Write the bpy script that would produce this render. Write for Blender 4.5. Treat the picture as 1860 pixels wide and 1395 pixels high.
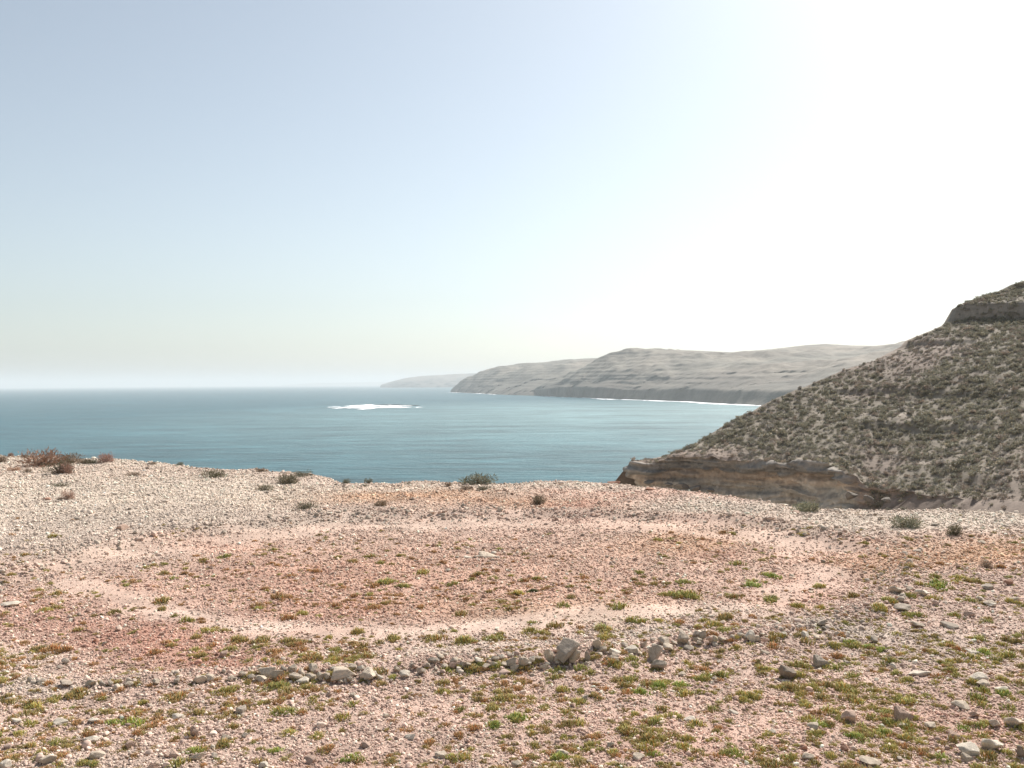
import bpy, math, random
import numpy as np
from mathutils import Matrix, Vector, Euler

for o in list(bpy.data.objects):
    bpy.data.objects.remove(o)
scene = bpy.context.scene
COL = scene.collection
R = math.radians

# ------------------------------------------------------------------ camera
F = 930 / math.tan(R(30.0))          # focal length in photo pixels (1860 wide)
CAM_H = 3.0
SEA = -40.0
cam_d = bpy.data.cameras.new('camera')
cam = bpy.data.objects.new('camera', cam_d)
COL.objects.link(cam)
cam_d.sensor_width = 36.0
cam_d.lens = 18.0 / math.tan(R(30.0))
cam_d.clip_start = 0.1
cam_d.clip_end = 200000.0
CM = (Matrix.Rotation(R(90) - 2.0 / F, 4, 'X') @ Matrix.Rotation(R(-0.45), 4, 'Z'))
CM.translation = Vector((0, 0, CAM_H))
cam.matrix_world = CM
scene.camera = cam

# ------------------------------------------------------------------ world, sun, exposure
SUN_AZ, SUN_EL = R(36), R(44)        # azimuth clockwise from +Y
world = bpy.data.worlds.new('World')
scene.world = world
world.use_nodes = True
wn = world.node_tree.nodes
wl = world.node_tree.links
wn.clear()
sky = wn.new('ShaderNodeTexSky')
sky.sky_type = 'NISHITA'
sky.sun_disc = False
sky.sun_elevation = SUN_EL
sky.sun_rotation = SUN_AZ
sky.altitude = 30
sky.air_density = 1.0
sky.dust_density = 1.35
sky.ozone_density = 1.0
hs = wn.new('ShaderNodeHueSaturation')
hs.inputs['Saturation'].default_value = 0.58
bg = wn.new('ShaderNodeBackground')
bg.inputs['Strength'].default_value = 0.090
wo = wn.new('ShaderNodeOutputWorld')
wl.new(sky.outputs[0], hs.inputs['Color'])
wb = wn.new('ShaderNodeVectorMath')          # white balance of the camera's daylight
wb.operation = 'MULTIPLY'
wb.inputs[1].default_value = (0.95, 0.99, 0.975)
wl.new(hs.outputs[0], wb.inputs[0])
wl.new(wb.outputs[0], bg.inputs[0])
wl.new(bg.outputs[0], wo.inputs[0])

sun_d = bpy.data.lights.new('sun', 'SUN')
sun_d.energy = 5.0
sun_d.angle = R(0.6)
sun_d.color = (1.0, 0.955, 0.905)
sun = bpy.data.objects.new('sun', sun_d)
COL.objects.link(sun)
sdir = Vector((math.sin(SUN_AZ) * math.cos(SUN_EL), math.cos(SUN_AZ) * math.cos(SUN_EL), math.sin(SUN_EL)))
sun.rotation_euler = sdir.to_track_quat('Z', 'Y').to_euler()
sun.location = (40, 30, 60)

vs = scene.view_settings
vs.view_transform = 'Standard'
vs.look = 'None'
vs.exposure = 0.62
vs.gamma = 1.0
vs.use_curve_mapping = False
cy = scene.cycles
cy.use_denoising = True
cy.max_bounces = 6
cy.volume_bounces = 2
cy.transparent_max_bounces = 8

# ------------------------------------------------------------------ numpy helpers
rng = np.random.default_rng(7)
CMn = np.array(CM)
Rc = CMn[:3, :3]


def ray(u, v):
    d = np.stack([(np.asarray(u, float) - 930) / F, -(np.asarray(v, float) - 697.5) / F, -np.ones_like(np.asarray(u, float))], -1)
    return d @ Rc.T


def P(u, v, D):
    """world point seen at photo pixel (u, v) at forward distance D (metres along +Y)"""
    d = ray(u, v)
    return np.array([0, 0, CAM_H]) + d * (np.asarray(D, float) / d[..., 1])[..., None]


def proj(p):
    q = (np.asarray(p, float) - np.array([0, 0, CAM_H])) @ Rc
    return 930 + F * q[..., 0] / -q[..., 2], 697.5 - F * q[..., 1] / -q[..., 2]


def hplane(u, v, z=0.0):
    d = ray(u, v)
    t = (z - CAM_H) / d[..., 2]
    return np.array([0, 0, CAM_H]) + d * t[..., None]


def _h(xi, yi, zi, seed):
    m = 0xffffffff
    h = (xi * 374761393 + yi * 668265263 + zi * 2147483647 + seed * 1274126177) & m
    h = ((h ^ (h >> 13)) * 1274126177) & m
    h = ((h ^ (h >> 16)) * 2246822519) & m
    h = h ^ (h >> 15)
    return h / 4294967295.0


def noise3(x, y, z, seed=0):
    x, y, z = np.broadcast_arrays(np.asarray(x, float), np.asarray(y, float), np.asarray(z, float))
    xi, yi, zi = np.floor(x).astype(np.int64), np.floor(y).astype(np.int64), np.floor(z).astype(np.int64)
    fx, fy, fz = x - xi, y - yi, z - zi
    fx, fy, fz = [f * f * f * (f * (f * 6 - 15) + 10) for f in (fx, fy, fz)]
    r = 0
    for a in (0, 1):
        for b in (0, 1):
            for c in (0, 1):
                w = (fx if a else 1 - fx) * (fy if b else 1 - fy) * (fz if c else 1 - fz)
                r = r + w * _h(xi + a, yi + b, zi + c, seed)
    return r * 2 - 1


def noise2(x, y, seed=0):
    x, y = np.broadcast_arrays(np.asarray(x, float), np.asarray(y, float))
    xi, yi = np.floor(x).astype(np.int64), np.floor(y).astype(np.int64)
    fx, fy = x - xi, y - yi
    fx, fy = [f * f * f * (f * (f * 6 - 15) + 10) for f in (fx, fy)]
    r = 0
    for a in (0, 1):
        for b in (0, 1):
            r = r + (fx if a else 1 - fx) * (fy if b else 1 - fy) * _h(xi + a, yi + b, xi * 0, seed)
    return r * 2 - 1


def fbm2(x, y, o=4, seed=0):
    r, a, f = 0, 0.5, 1.0
    for i in range(o):
        r = r + a * noise2(x * f + i * 17.3, y * f - i * 9.1, seed + i)
        a *= 0.5
        f *= 2.03
    return r


def fbm3(x, y, z, o=4, seed=0):
    r, a, f = 0, 0.5, 1.0
    for i in range(o):
        r = r + a * noise3(x * f + i * 17.3, y * f - i * 9.1, z * f + i * 5.7, seed + i)
        a *= 0.5
        f *= 2.03
    return r


def sstep(a, b, x):
    t = np.clip((x - a) / (b - a), 0, 1)
    return t * t * (3 - 2 * t)


def mk_mesh(name, verts, faces, mat=None, smooth=True, attrs=None):
    """verts (N,3), faces (M,k) -> mesh; attrs: {name: (type, array)} on points"""
    verts = np.ascontiguousarray(verts, dtype=np.float32)
    faces = np.ascontiguousarray(faces, dtype=np.int32)
    me = bpy.data.meshes.new(name)
    me.vertices.add(len(verts))
    me.vertices.foreach_set('co', verts.ravel())
    if len(faces):
        k = faces.shape[1]
        me.loops.add(faces.size)
        me.loops.foreach_set('vertex_index', faces.ravel())
        me.polygons.add(len(faces))
        me.polygons.foreach_set('loop_start', np.arange(len(faces), dtype=np.int32) * k)
        me.polygons.foreach_set('loop_total', np.full(len(faces), k, dtype=np.int32))
        me.update(calc_edges=True)
        me.polygons.foreach_set('use_smooth', np.full(len(faces), smooth))
    for an, (tp, arr) in (attrs or {}).items():
        at = me.attributes.new(an, tp, 'POINT')
        key = {'FLOAT_COLOR': 'color', 'FLOAT_VECTOR': 'vector'}.get(tp, 'value')
        at.data.foreach_set(key, np.ascontiguousarray(arr, dtype=np.int32 if tp == 'INT' else np.float32).ravel())
    if mat:
        me.materials.append(mat)
    me.validate()
    return me


def link(name, me, parent=None):
    o = bpy.data.objects.new(name, me)
    COL.objects.link(o)
    if parent:
        o.parent = parent
    return o


def tag(o, label=None, cat=None, group=None, kind=None):
    if label:
        o['label'] = label
    if cat:
        o['category'] = cat
    if group:
        o['group'] = group
    if kind:
        o['kind'] = kind
    return o


def grid_faces(nr, nc):
    i = np.arange(nr - 1)[:, None] * nc + np.arange(nc - 1)[None]
    return np.stack([i, i + 1, i + nc + 1, i + nc], -1).reshape(-1, 4)


def rgba(c):
    c = np.asarray(c, float)
    return np.concatenate([c, np.ones(c.shape[:-1] + (1,))], -1)


# ------------------------------------------------------------------ materials
def new_mat(name):
    m = bpy.data.materials.new(name)
    m.use_nodes = True
    n, l = m.node_tree.nodes, m.node_tree.links
    b = n['Principled BSDF']
    b.inputs['Specular IOR Level'].default_value = 0.15
    b.inputs['Roughness'].default_value = 0.9
    return m, n, l, b


def noise_node(n, l, scale, detail=4, vec=None, rough=0.6):
    t = n.new('ShaderNodeTexNoise')
    t.inputs['Scale'].default_value = scale
    t.inputs['Detail'].default_value = detail
    t.inputs['Roughness'].default_value = rough
    if vec is not None:
        l.new(vec, t.inputs['Vector'])
    return t


def mul_color(n, l, a, b_lo, b_hi, fac):
    """a * mix(lo, hi, fac)"""
    mr = n.new('ShaderNodeMapRange')
    mr.inputs['From Min'].default_value = 0.3
    mr.inputs['From Max'].default_value = 0.7
    mr.inputs['To Min'].default_value = b_lo
    mr.inputs['To Max'].default_value = b_hi
    l.new(fac, mr.inputs['Value'])
    vm = n.new('ShaderNodeVectorMath')
    vm.operation = 'SCALE'
    l.new(a, vm.inputs[0])
    l.new(mr.outputs[0], vm.inputs['Scale'])
    return vm.outputs[0]


def earth_mat(name, s1, s2, bump_scale, bump_str, bump_dist, lo=0.8, hi=1.2):
    m, n, l, b = new_mat(name)
    at = n.new('ShaderNodeAttribute')
    at.attribute_name = 'Col'
    tc = n.new('ShaderNodeNewGeometry')
    n1 = noise_node(n, l, s1, 6, tc.outputs['Position'], 0.65)
    n2 = noise_node(n, l, s2, 4, tc.outputs['Position'], 0.7)
    c = mul_color(n, l, at.outputs['Color'], lo, hi, n1.outputs[0])
    c = mul_color(n, l, c, 0.78, 1.22, n2.outputs[0])
    l.new(c, b.inputs['Base Color'])
    nb = noise_node(n, l, bump_scale, 5, tc.outputs['Position'], 0.7)
    bp = n.new('ShaderNodeBump')
    bp.inputs['Strength'].default_value = bump_str
    bp.inputs['Distance'].default_value = bump_dist
    l.new(nb.outputs[0], bp.inputs['Height'])
    l.new(bp.outputs[0], b.inputs['Normal'])
    return m


def stone_mat(name, instanced):
    m, n, l, b = new_mat(name)
    if instanced:
        at = n.new('ShaderNodeAttribute')
        at.attribute_type = 'INSTANCER'
        at.attribute_name = 'col'
        src = at.outputs['Color']
    else:
        oi = n.new('ShaderNodeObjectInfo')
        src = oi.outputs['Color']
    tc = n.new('ShaderNodeTexCoord')
    n1 = noise_node(n, l, 1.6, 6, tc.outputs['Object'], 0.7)
    c = mul_color(n, l, src, 0.72, 1.25, n1.outputs[0])
    if not instanced:
        n3 = noise_node(n, l, 5.0, 5, tc.outputs['Object'], 0.75)
        c = mul_color(n, l, c, 0.82, 1.15, n3.outputs[0])
        bp = n.new('ShaderNodeBump')
        bp.inputs['Strength'].default_value = 0.5
        bp.inputs['Distance'].default_value = 0.02
        n2 = noise_node(n, l, 7.0, 6, tc.outputs['Object'], 0.7)
        l.new(n2.outputs[0], bp.inputs['Height'])
        l.new(bp.outputs[0], b.inputs['Normal'])
    l.new(c, b.inputs['Base Color'])
    return m


def leaf_mat(name, instanced, trans=0.25):
    m, n, l, b = new_mat(name)
    if instanced:
        at = n.new('ShaderNodeAttribute')
        at.attribute_type = 'INSTANCER'
        at.attribute_name = 'col'
        src = at.outputs['Color']
    else:
        oi = n.new('ShaderNodeObjectInfo')
        src = oi.outputs['Color']
    tint = n.new('ShaderNodeAttribute')
    tint.attribute_name = 'tint'
    vm = n.new('ShaderNodeVectorMath')
    vm.operation = 'MULTIPLY'
    l.new(src, vm.inputs[0])
    l.new(tint.outputs['Color'], vm.inputs[1])
    l.new(vm.outputs[0], b.inputs['Base Color'])
    b.inputs['Roughness'].default_value = 0.65
    tr = n.new('ShaderNodeBsdfTranslucent')
    l.new(vm.outputs[0], tr.inputs['Color'])
    mx = n.new('ShaderNodeMixShader')
    mx.inputs[0].default_value = trans
    l.new(b.outputs[0], mx.inputs[1])
    l.new(tr.outputs[0], mx.inputs[2])
    l.new(mx.outputs[0], n['Material Output'].inputs['Surface'])
    return m


def plain_mat(name, col, rough=0.9):
    m, n, l, b = new_mat(name)
    b.inputs['Base Color'].default_value = (*col, 1)
    b.inputs['Roughness'].default_value = rough
    return m


M_ground = earth_mat('gravel_earth', 1.2, 14.0, 45.0, 0.9, 0.02)
M_hill = earth_mat('scrub_earth', 0.25, 2.2, 3.0, 0.4, 0.10, .88, 1.12)
M_head = earth_mat('headland_earth', 0.006, 0.045, 0.06, 0.5, 4.0)
M_stone = stone_mat('limestone', False)
M_stone_i = stone_mat('pebble_stone', True)
M_leaf = leaf_mat('leaf', False)
M_leaf_i = leaf_mat('leaf_scatter', True)
M_twig = plain_mat('twig_bark', (0.13, 0.095, 0.07))
M_foam = plain_mat('foam', (0.85, 0.86, 0.86), 0.7)
M_reef = plain_mat('wet_rock', (0.05, 0.045, 0.04), 0.6)

# ------------------------------------------------------------------ plateau shape
EDGE_UV = np.array([(-200, 826), (0, 828), (100, 833), (200, 836), (300, 842), (400, 851), (470, 854), (560, 863), (620, 872), (700, 876),
                    (820, 878), (930, 878), (1050, 880), (1140, 887), (1230, 899), (1330, 911), (1450, 927), (1560, 937), (1700, 939), (1860, 940), (2100, 948)], float)
_e = hplane(EDGE_UV[:, 0], EDGE_UV[:, 1])
EX = np.concatenate([[-200, -90, -50], _e[:, 0], [26, 45, 80, 200]])
EY = np.concatenate([[45, 44, 42], _e[:, 1], [17, 12, 4, -8]])
RING_UV = np.array([(-80, 1075), (0, 1045), (100, 1020), (200, 991), (300, 969), (420, 955), (540, 943), (640, 935), (760, 932), (900, 931), (1000, 931), (1100, 934),
                    (1200, 938), (1290, 943), (1380, 950), (1440, 958), (1520, 975), (1580, 990), (1625, 1008), (1650, 1030), (1650, 1060), (1620, 1090),
                    (1560, 1118), (1450, 1145), (1364, 1158), (1240, 1164), (1190, 1182), (1030, 1197), (900, 1204), (780, 1207), (670, 1225),
                    (560, 1226), (480, 1226), (380, 1233), (280, 1239), (117, 1241), (0, 1225), (-90, 1185), (-130, 1130)], float)
RING = hplane(RING_UV[:, 0], RING_UV[:, 1])[:, :2]


def dist_poly(x, y, pts, closed=True):
    d = np.full(np.shape(x), 1e9)
    n = len(pts)
    for i in range(n if closed else n - 1):
        a, b = pts[i], pts[(i + 1) % n]
        e = b - a
        t = np.clip(((x - a[0]) * e[0] + (y - a[1]) * e[1]) / (e @ e), 0, 1)
        d = np.minimum(d, np.hypot(x - a[0] - t * e[0], y - a[1] - t * e[1]))
    return d


def in_poly(x, y, pts):
    c = np.zeros(np.shape(x), bool)
    n = len(pts)
    for i in range(n):
        a, b = pts[i], pts[(i + 1) % n]
        cond = ((a[1] > y) != (b[1] > y))
        xx = (b[0] - a[0]) * (y - a[1]) / (b[1] - a[1] + 1e-12) + a[0]
        c ^= cond & (x < xx)
    return c


def ground_z(x, y, ring=True):
    x, y = np.asarray(x, float), np.asarray(y, float)
    z = 0.10 * fbm2(x / 5.0, y / 5.0, 3, 11) + 0.045 * fbm2(x / 0.9, y / 0.9, 3, 12) + 0.016 * fbm2(x / 0.16, y / 0.16, 2, 13)
    if ring:
        near = (np.abs(x) < 14) & (y > 4) & (y < 24)
        xs, ys = x[near], y[near]
        if xs.size:
            d = dist_poly(xs, ys, RING)
            ins = in_poly(xs, ys, RING)
            n = 0.6 + 0.8 * (noise2(xs / 0.7, ys / 0.7, 5) + 0.4)
            far = sstep(9, 15, ys)
            bank = (0.045 + 0.035 * far) * (.6 + .4 * n) * np.exp(-(d / (0.24 + .05 * far)) ** 2)
            out = 0.10 * far * sstep(3.0, -3.0, xs) * sstep(0.0, 0.7, np.where(ins, 0, d)) * np.exp(-np.where(ins, 0, d) / 6)
            dz = bank + out - 0.05 * np.where(ins, sstep(0, 0.6, d), 0)
            z = z.copy()
            z[near] += dz
    ye = np.interp(x, EX, EY) + 0.7 * noise2(x / 2.3, x * 0 + 0.5, 21) + 0.3 * noise2(x / 0.6, y * 0.1, 22)
    s = y - ye
    z = z - np.where(s > 0, 0.95 * (np.sqrt(s * s + 0.5) - 0.707), 0)
    return np.maximum(z, SEA - 4)


def gpt(u, v):
    """point on the plateau surface at photo pixel"""
    p = hplane(np.asarray(u, float), np.asarray(v, float))
    for _ in range(3):
        z = ground_z(np.atleast_1d(p[..., 0]), np.atleast_1d(p[..., 1])).reshape(np.shape(p[..., 0]))
        d = ray(u, v)
        t = (z - CAM_H) / d[..., 2]
        p = np.array([0, 0, CAM_H]) + d * t[..., None]
    return p


# ------------------------------------------------------------------ soil colours (fixed to the ground)
C_PINK, C_BEIGE = np.array((.480, .340, .262)), np.array((.520, .425, .330))
C_RED, C_ORANGE = np.array((.400, .215, .150)), np.array((.480, .280, .155))
C_WHITE, C_GREY = np.array((.600, .500, .400)), np.array((.440, .365, .290))
C_ROSE = np.array((.560, .345, .250))
BLOBS = [  # u, v, ru, rv, colour, weight
    (0, 905, 520, 75, C_BEIGE, .9), (420, 895, 260, 40, C_BEIGE, .9), (60, 985, 260, 40, C_GREY, .7), (300, 945, 230, 22, C_GREY, .6),
    (930, 886, 420, 12, C_BEIGE, .8), (1300, 925, 160, 16, C_BEIGE, .9), (1620, 945, 300, 24, C_BEIGE, .95), (1850, 945, 160, 20, C_BEIGE, .9),
    (740, 905, 170, 16, C_ORANGE, .65), (960, 915, 150, 14, C_ORANGE, .45), (1050, 917, 50, 6, C_RED, .7), (1150, 898, 140, 8, C_ROSE, .5),
    (800, 945, 330, 12, C_GREY, .55), (1150, 947, 220, 10, C_ROSE, .5), (1250, 985, 140, 24, C_ORANGE, .6), (1310, 1003, 50, 12, C_RED, .5),
    (1780, 1005, 170, 24, C_ORANGE, .75), (1500, 1000, 90, 20, C_ROSE, .5), (1600, 1020, 110, 22, C_ORANGE, .45),
    (520, 1040, 220, 32, C_RED, .45), (600, 1100, 230, 26, C_RED, .60), (760, 1030, 200, 20, C_ROSE, .3), (230, 1160, 190, 48, C_RED, .85),
    (400, 1195, 120, 24, C_RED, .8), (80, 1110, 130, 25, C_RED, .5), (60, 1085, 80, 12, C_RED, .4), (400, 990, 130, 14, C_ROSE, .6),
    (240, 1010, 130, 14, C_WHITE, .3), (240, 1070, 90, 20, C_ROSE, .5), (330, 1110, 70, 10, C_WHITE, .5), (480, 1132, 90, 8, C_WHITE, .75),
    (610, 1143, 100, 9, C_ROSE, .75), (760, 1138, 100, 9, C_WHITE, .5), (900, 1128, 90, 9, C_WHITE, .7), (1080, 1112, 110, 13, C_WHITE, .8),
    (1250, 1110, 130, 16, C_WHITE, .75), (1400, 1082, 60, 12, C_ROSE, .7), (1470, 1055, 60, 16, C_ROSE, .85), (1490, 1035, 50, 12, C_ROSE, .6),
    (870, 1035, 520, 75, C_ORANGE * .5 + C_RED * .5, .38), (1150, 1145, 120, 14, C_WHITE, .6), (870, 1170, 200, 16, C_WHITE, .4), (1580, 1150, 100, 16, C_GREY, .6), (1500, 1140, 90, 20, C_GREY, .5),
    (60, 1190, 90, 30, C_WHITE, .4), (60, 1250, 110, 20, C_GREY, .6), (1250, 1370, 200, 30, C_RED, .35), (1800, 1330, 140, 40, C_RED, .45),
    (560, 1395, 160, 25, C_RED, .35), (1000, 1100, 250, 25, C_ORANGE, .4), (880, 1060, 500, 25, C_ROSE, .3), (1300, 1300, 500, 60, C_ROSE, .3),
    (250, 1395, 240, 30, C_GREY, .35), (1700, 1180, 160, 40, C_GREY, .4), (1150, 1260, 260, 30, C_PINK, .4)]


TRACKS = [(np.array([(120, 1052), (240, 1078), (330, 1108), (470, 1133), (620, 1141), (760, 1140), (900, 1129), (1050, 1109), (1250, 1104), (1400, 1079), (1480, 1050), (1505, 1030)], float), .34, C_WHITE * .5 + C_ROSE * .5, .62),
          (np.array([(110, 1022), (250, 1000), (400, 982), (560, 958), (700, 946), (900, 944), (1100, 947), (1250, 955), (1400, 972), (1500, 992)], float), .75, C_ROSE * .5 + C_BEIGE * .5, .65)]
TRACKS = [(hplane(t[:, 0], t[:, 1])[:, :2], w_, c_, k_) for t, w_, c_, k_ in TRACKS]


def track_mask(x, y, i):
    m_ = np.zeros(np.shape(x))
    near = (np.abs(x) < 14) & (y > 5) & (y < 24)
    t, w_, c_, k_ = TRACKS[i]
    if near.any():
        xx, yy = x[near], y[near]
        d = dist_poly(xx, yy, t, False) * (1 + .5 * noise2(xx / .6, yy / .6, 35))
        m_[near] = np.exp(-(d / w_) ** 4) * sstep(-.95, -.35, noise2(xx / 1.4, yy / 1.4, 36))
    return m_


def soil_color(x, y):
    p = np.stack([x, y, np.zeros_like(x)], -1)
    yy = np.maximum(p[..., 1], 3.0)
    p[..., 1] = yy
    u, v = proj(p)
    u = u + 40 * fbm2(x / 1.3, y / 1.3, 3, 31)
    v = v + 22 * fbm2(x / 1.1, y / 1.1, 3, 32) * np.clip(10 / yy, .2, 1)
    c = np.broadcast_to(C_PINK, x.shape + (3,)).copy()
    k = sstep(31, 36, yy)[..., None]
    c = c * (1 - k) + C_BEIGE * k
    for (bu, bv, ru, rv, bc, w) in BLOBS:
        g = np.exp(-(((u - bu) / ru) ** 2 + ((v - bv) / rv) ** 2)) * 1.15
        g = np.clip(g, 0, 1)[..., None] * w
        c = c * (1 - g) + bc * g
    for i, (t, w_, tcol, k_) in enumerate(TRACKS):
        g = track_mask(x, y, i)[..., None] * k_
        c = c * (1 - g) + tcol * g
    return c * np.array((1.0, 1.01, 1.05)) * (1 + 0.22 * fbm2(x / 0.5, y / 0.5, 3, 33))[..., None]


xs = np.unique(np.concatenate([-np.geomspace(26, 220, 40), np.arange(-26, 26.01, 0.105), np.geomspace(26, 220, 40)]))
ys = np.unique(np.concatenate([np.linspace(-80, 3, 40), np.arange(3, 5.5, 0.15), np.arange(5.5, 15, 0.055), np.arange(15, 26, 0.09), np.arange(26, 42, 0.13), np.geomspace(42, 130, 60)]))
GX, GY = np.meshgrid(xs, ys)
GZ = ground_z(GX, GY)
gv = np.stack([GX, GY, GZ], -1).reshape(-1, 3)
gcol = soil_color(gv[:, 0], gv[:, 1])
ground = link('ground', mk_mesh('ground', gv, grid_faces(len(ys), len(xs)), M_ground, True, {'Col': ('FLOAT_COLOR', rgba(gcol * .95))}))
tag(ground, kind='structure')

# ------------------------------------------------------------------ sea
m, n, l, b = new_mat('sea_water')
geo = n.new('ShaderNodeNewGeometry')


def mapped(scale):
    mp = n.new('ShaderNodeMapping')
    mp.inputs['Scale'].default_value = scale
    mp.inputs['Rotation'].default_value = (0, 0, R(-18))
    l.new(geo.outputs['Position'], mp.inputs['Vector'])
    return mp.outputs[0]


nA = noise_node(n, l, 1.0, 5, mapped((0.0016, 0.0042, 1)), 0.6)
nB = noise_node(n, l, 1.0, 9, mapped((0.005, 0.016, 1)), 0.78)
cr = n.new('ShaderNodeMixRGB')
cr.inputs[1].default_value = (0.015, 0.070, 0.089, 1)
cr.inputs[2].default_value = (0.028, 0.104, 0.127, 1)
l.new(nA.outputs[0], cr.inputs[0])
# milky shallows towards the beach in the bay; paleness also paints in sun glint
sep = n.new('ShaderNodeSeparateXYZ')
l.new(geo.outputs['Position'], sep.inputs[0])
dv = n.new('ShaderNodeVectorMath')
dv.operation = 'DISTANCE'
dv.inputs[1].default_value = (560, 1250, SEA)
l.new(geo.outputs['Position'], dv.inputs[0])
mr = n.new('ShaderNodeMapRange')
mr.inputs['From Min'].default_value = 1150
mr.inputs['From Max'].default_value = 250
mr.inputs['To Min'].default_value = 0
mr.inputs['To Max'].default_value = 0.62
l.new(dv.outputs['Value'], mr.inputs['Value'])
cr2 = n.new('ShaderNodeMixRGB')
l.new(mr.outputs[0], cr2.inputs[0])
l.new(cr.outputs[0], cr2.inputs[1])
cr2.inputs[2].default_value = (0.30, 0.415, 0.40, 1)
c = mul_color(n, l, cr2.outputs[0], 0.35, 1.65, nB.outputs[0])
nC = noise_node(n, l, 1.0, 5, mapped((0.02, 0.05, 1)), 0.7)
c = mul_color(n, l, c, 0.72, 1.28, nC.outputs[0])
l.new(c, b.inputs['Base Color'])
b.inputs['Roughness'].default_value = 0.28
b.inputs['IOR'].default_value = 1.33
b.inputs['Specular IOR Level'].default_value = 0.13
b1 = n.new('ShaderNodeBump')
b1.inputs['Strength'].default_value = 0.7
b1.inputs['Distance'].default_value = 3.5
nw = noise_node(n, l, 1.0, 5, mapped((0.05, 0.16, 1)), 0.6)
l.new(nw.outputs[0], b1.inputs['Height'])
b2 = n.new('ShaderNodeBump')
b2.inputs['Strength'].default_value = 0.7
b2.inputs['Distance'].default_value = 0.9
nw2 = noise_node(n, l, 1.0, 4, mapped((0.35, 0.9, 1)), 0.6)
l.new(nw2.outputs[0], b2.inputs['Height'])
l.new(b1.outputs[0], b2.inputs['Normal'])
l.new(b2.outputs[0], b.inputs['Normal'])
M_sea = m
S = 60000
sv = np.array([(-S, -400, SEA), (S, -400, SEA), (S, S, SEA), (-S, S, SEA)], float)
sea = link('sea', mk_mesh('sea', sv, np.array([[0, 1, 2, 3]]), M_sea))
tag(sea, kind='structure')


# ------------------------------------------------------------------ lofted terrain
def curve(keys, nS):
    """keys (K,3) -> (nS,3), evenly spread by arc length"""
    keys = np.asarray(keys, float)
    d = np.concatenate([[0], np.cumsum(np.linalg.norm(np.diff(keys, axis=0), axis=1) + 1e-6)])
    t = np.linspace(0, d[-1], nS)
    # smooth (Catmull-like) by light filtering of the linear interpolation
    out = np.stack([np.interp(t, d, keys[:, i]) for i in range(3)], -1)
    k = max(3, nS // (len(keys) * 4)) | 1
    ker = np.hanning(k + 2)[1:-1]
    ker /= ker.sum()
    pad = k // 2
    for i in range(3):
        a = np.pad(out[:, i], pad, mode='reflect', reflect_type='odd')
        out[:, i] = np.convolve(a, ker, 'valid')
    return out


# ---- scrub hillside across the gully
TOP = [(1143, 846, 86.5), (1150, 842, 86), (1200, 834, 85), (1270, 831, 83.5), (1330, 833, 82), (1400, 834, 80), (1450, 831, 78.5), (1500, 838, 76.5), (1540, 862, 74),
       (1580, 880, 72), (1650, 895, 69), (1750, 905, 64), (1860, 915, 59), (2100, 950, 50), (2500, 1010, 42)]
CREST = [(1146, 843, 88), (1153, 838, 87.5), (1240, 823, 89), (1290, 791, 91), (1340, 759, 93), (1400, 731, 95), (1470, 701, 98), (1560, 666, 101), (1640, 627, 104),
         (1700, 590, 106), (1790, 536, 109), (1860, 512, 111), (2000, 460, 115), (2200, 395, 121), (2500, 330, 130)]
CLIFF = np.array([8, 7.0, 6.5, 6.5, 6.5, 6.5, 6.5, 6.0, 4.2, 1.8, .4, 0, 0, 0, 0])
NS = 760
top = curve([P(*k) for k in TOP], NS)
kt = np.array([P(*k) for k in TOP])
dk = np.concatenate([[0], np.cumsum(np.linalg.norm(np.diff(kt, axis=0), axis=1))])
hc = np.interp(np.linspace(0, dk[-1], NS), dk, CLIFF)
sidx0 = np.linspace(0, dk[-1], NS)
ck = np.array([P(*k) for k in CREST])
# crest resampled so that each column runs up the slope from its foot
dck = np.concatenate([[0], np.cumsum(np.linalg.norm(np.diff(ck, axis=0), axis=1))])
crest_d = np.interp(np.linspace(0, dk[-1], NS), dk, [0, .6, dck[2], dck[3] - 1, dck[4] - 2, dck[5], dck[6], dck[7] - 2, dck[8] - 3, dck[9] - 2, dck[10], dck[11], dck[12], dck[13], dck[14]])
crest_pts = np.stack([np.interp(crest_d, dck, ck[:, i]) for i in range(3)], -1)
top[:, 2] += .30 * noise2(sidx0 / 2.5, 0, 45) + .18 * noise2(sidx0 / .7, 0, 46)
tang = np.gradient(top[:, :2], axis=0)
tang /= np.linalg.norm(tang, axis=1)[:, None]
ker = np.hanning(61)
ker /= ker.sum()
tang = np.stack([np.convolve(np.pad(tang[:, i], 30, mode='edge'), ker, 'valid') for i in (0, 1)], -1)
nrm = np.stack([tang[:, 1], -tang[:, 0]], -1)          # outwards: towards the gully
nrm /= np.linalg.norm(nrm, axis=1)[:, None]
rows, cols, kinds = [], [], []
sidx = np.linspace(0, dk[-1], NS)
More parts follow.
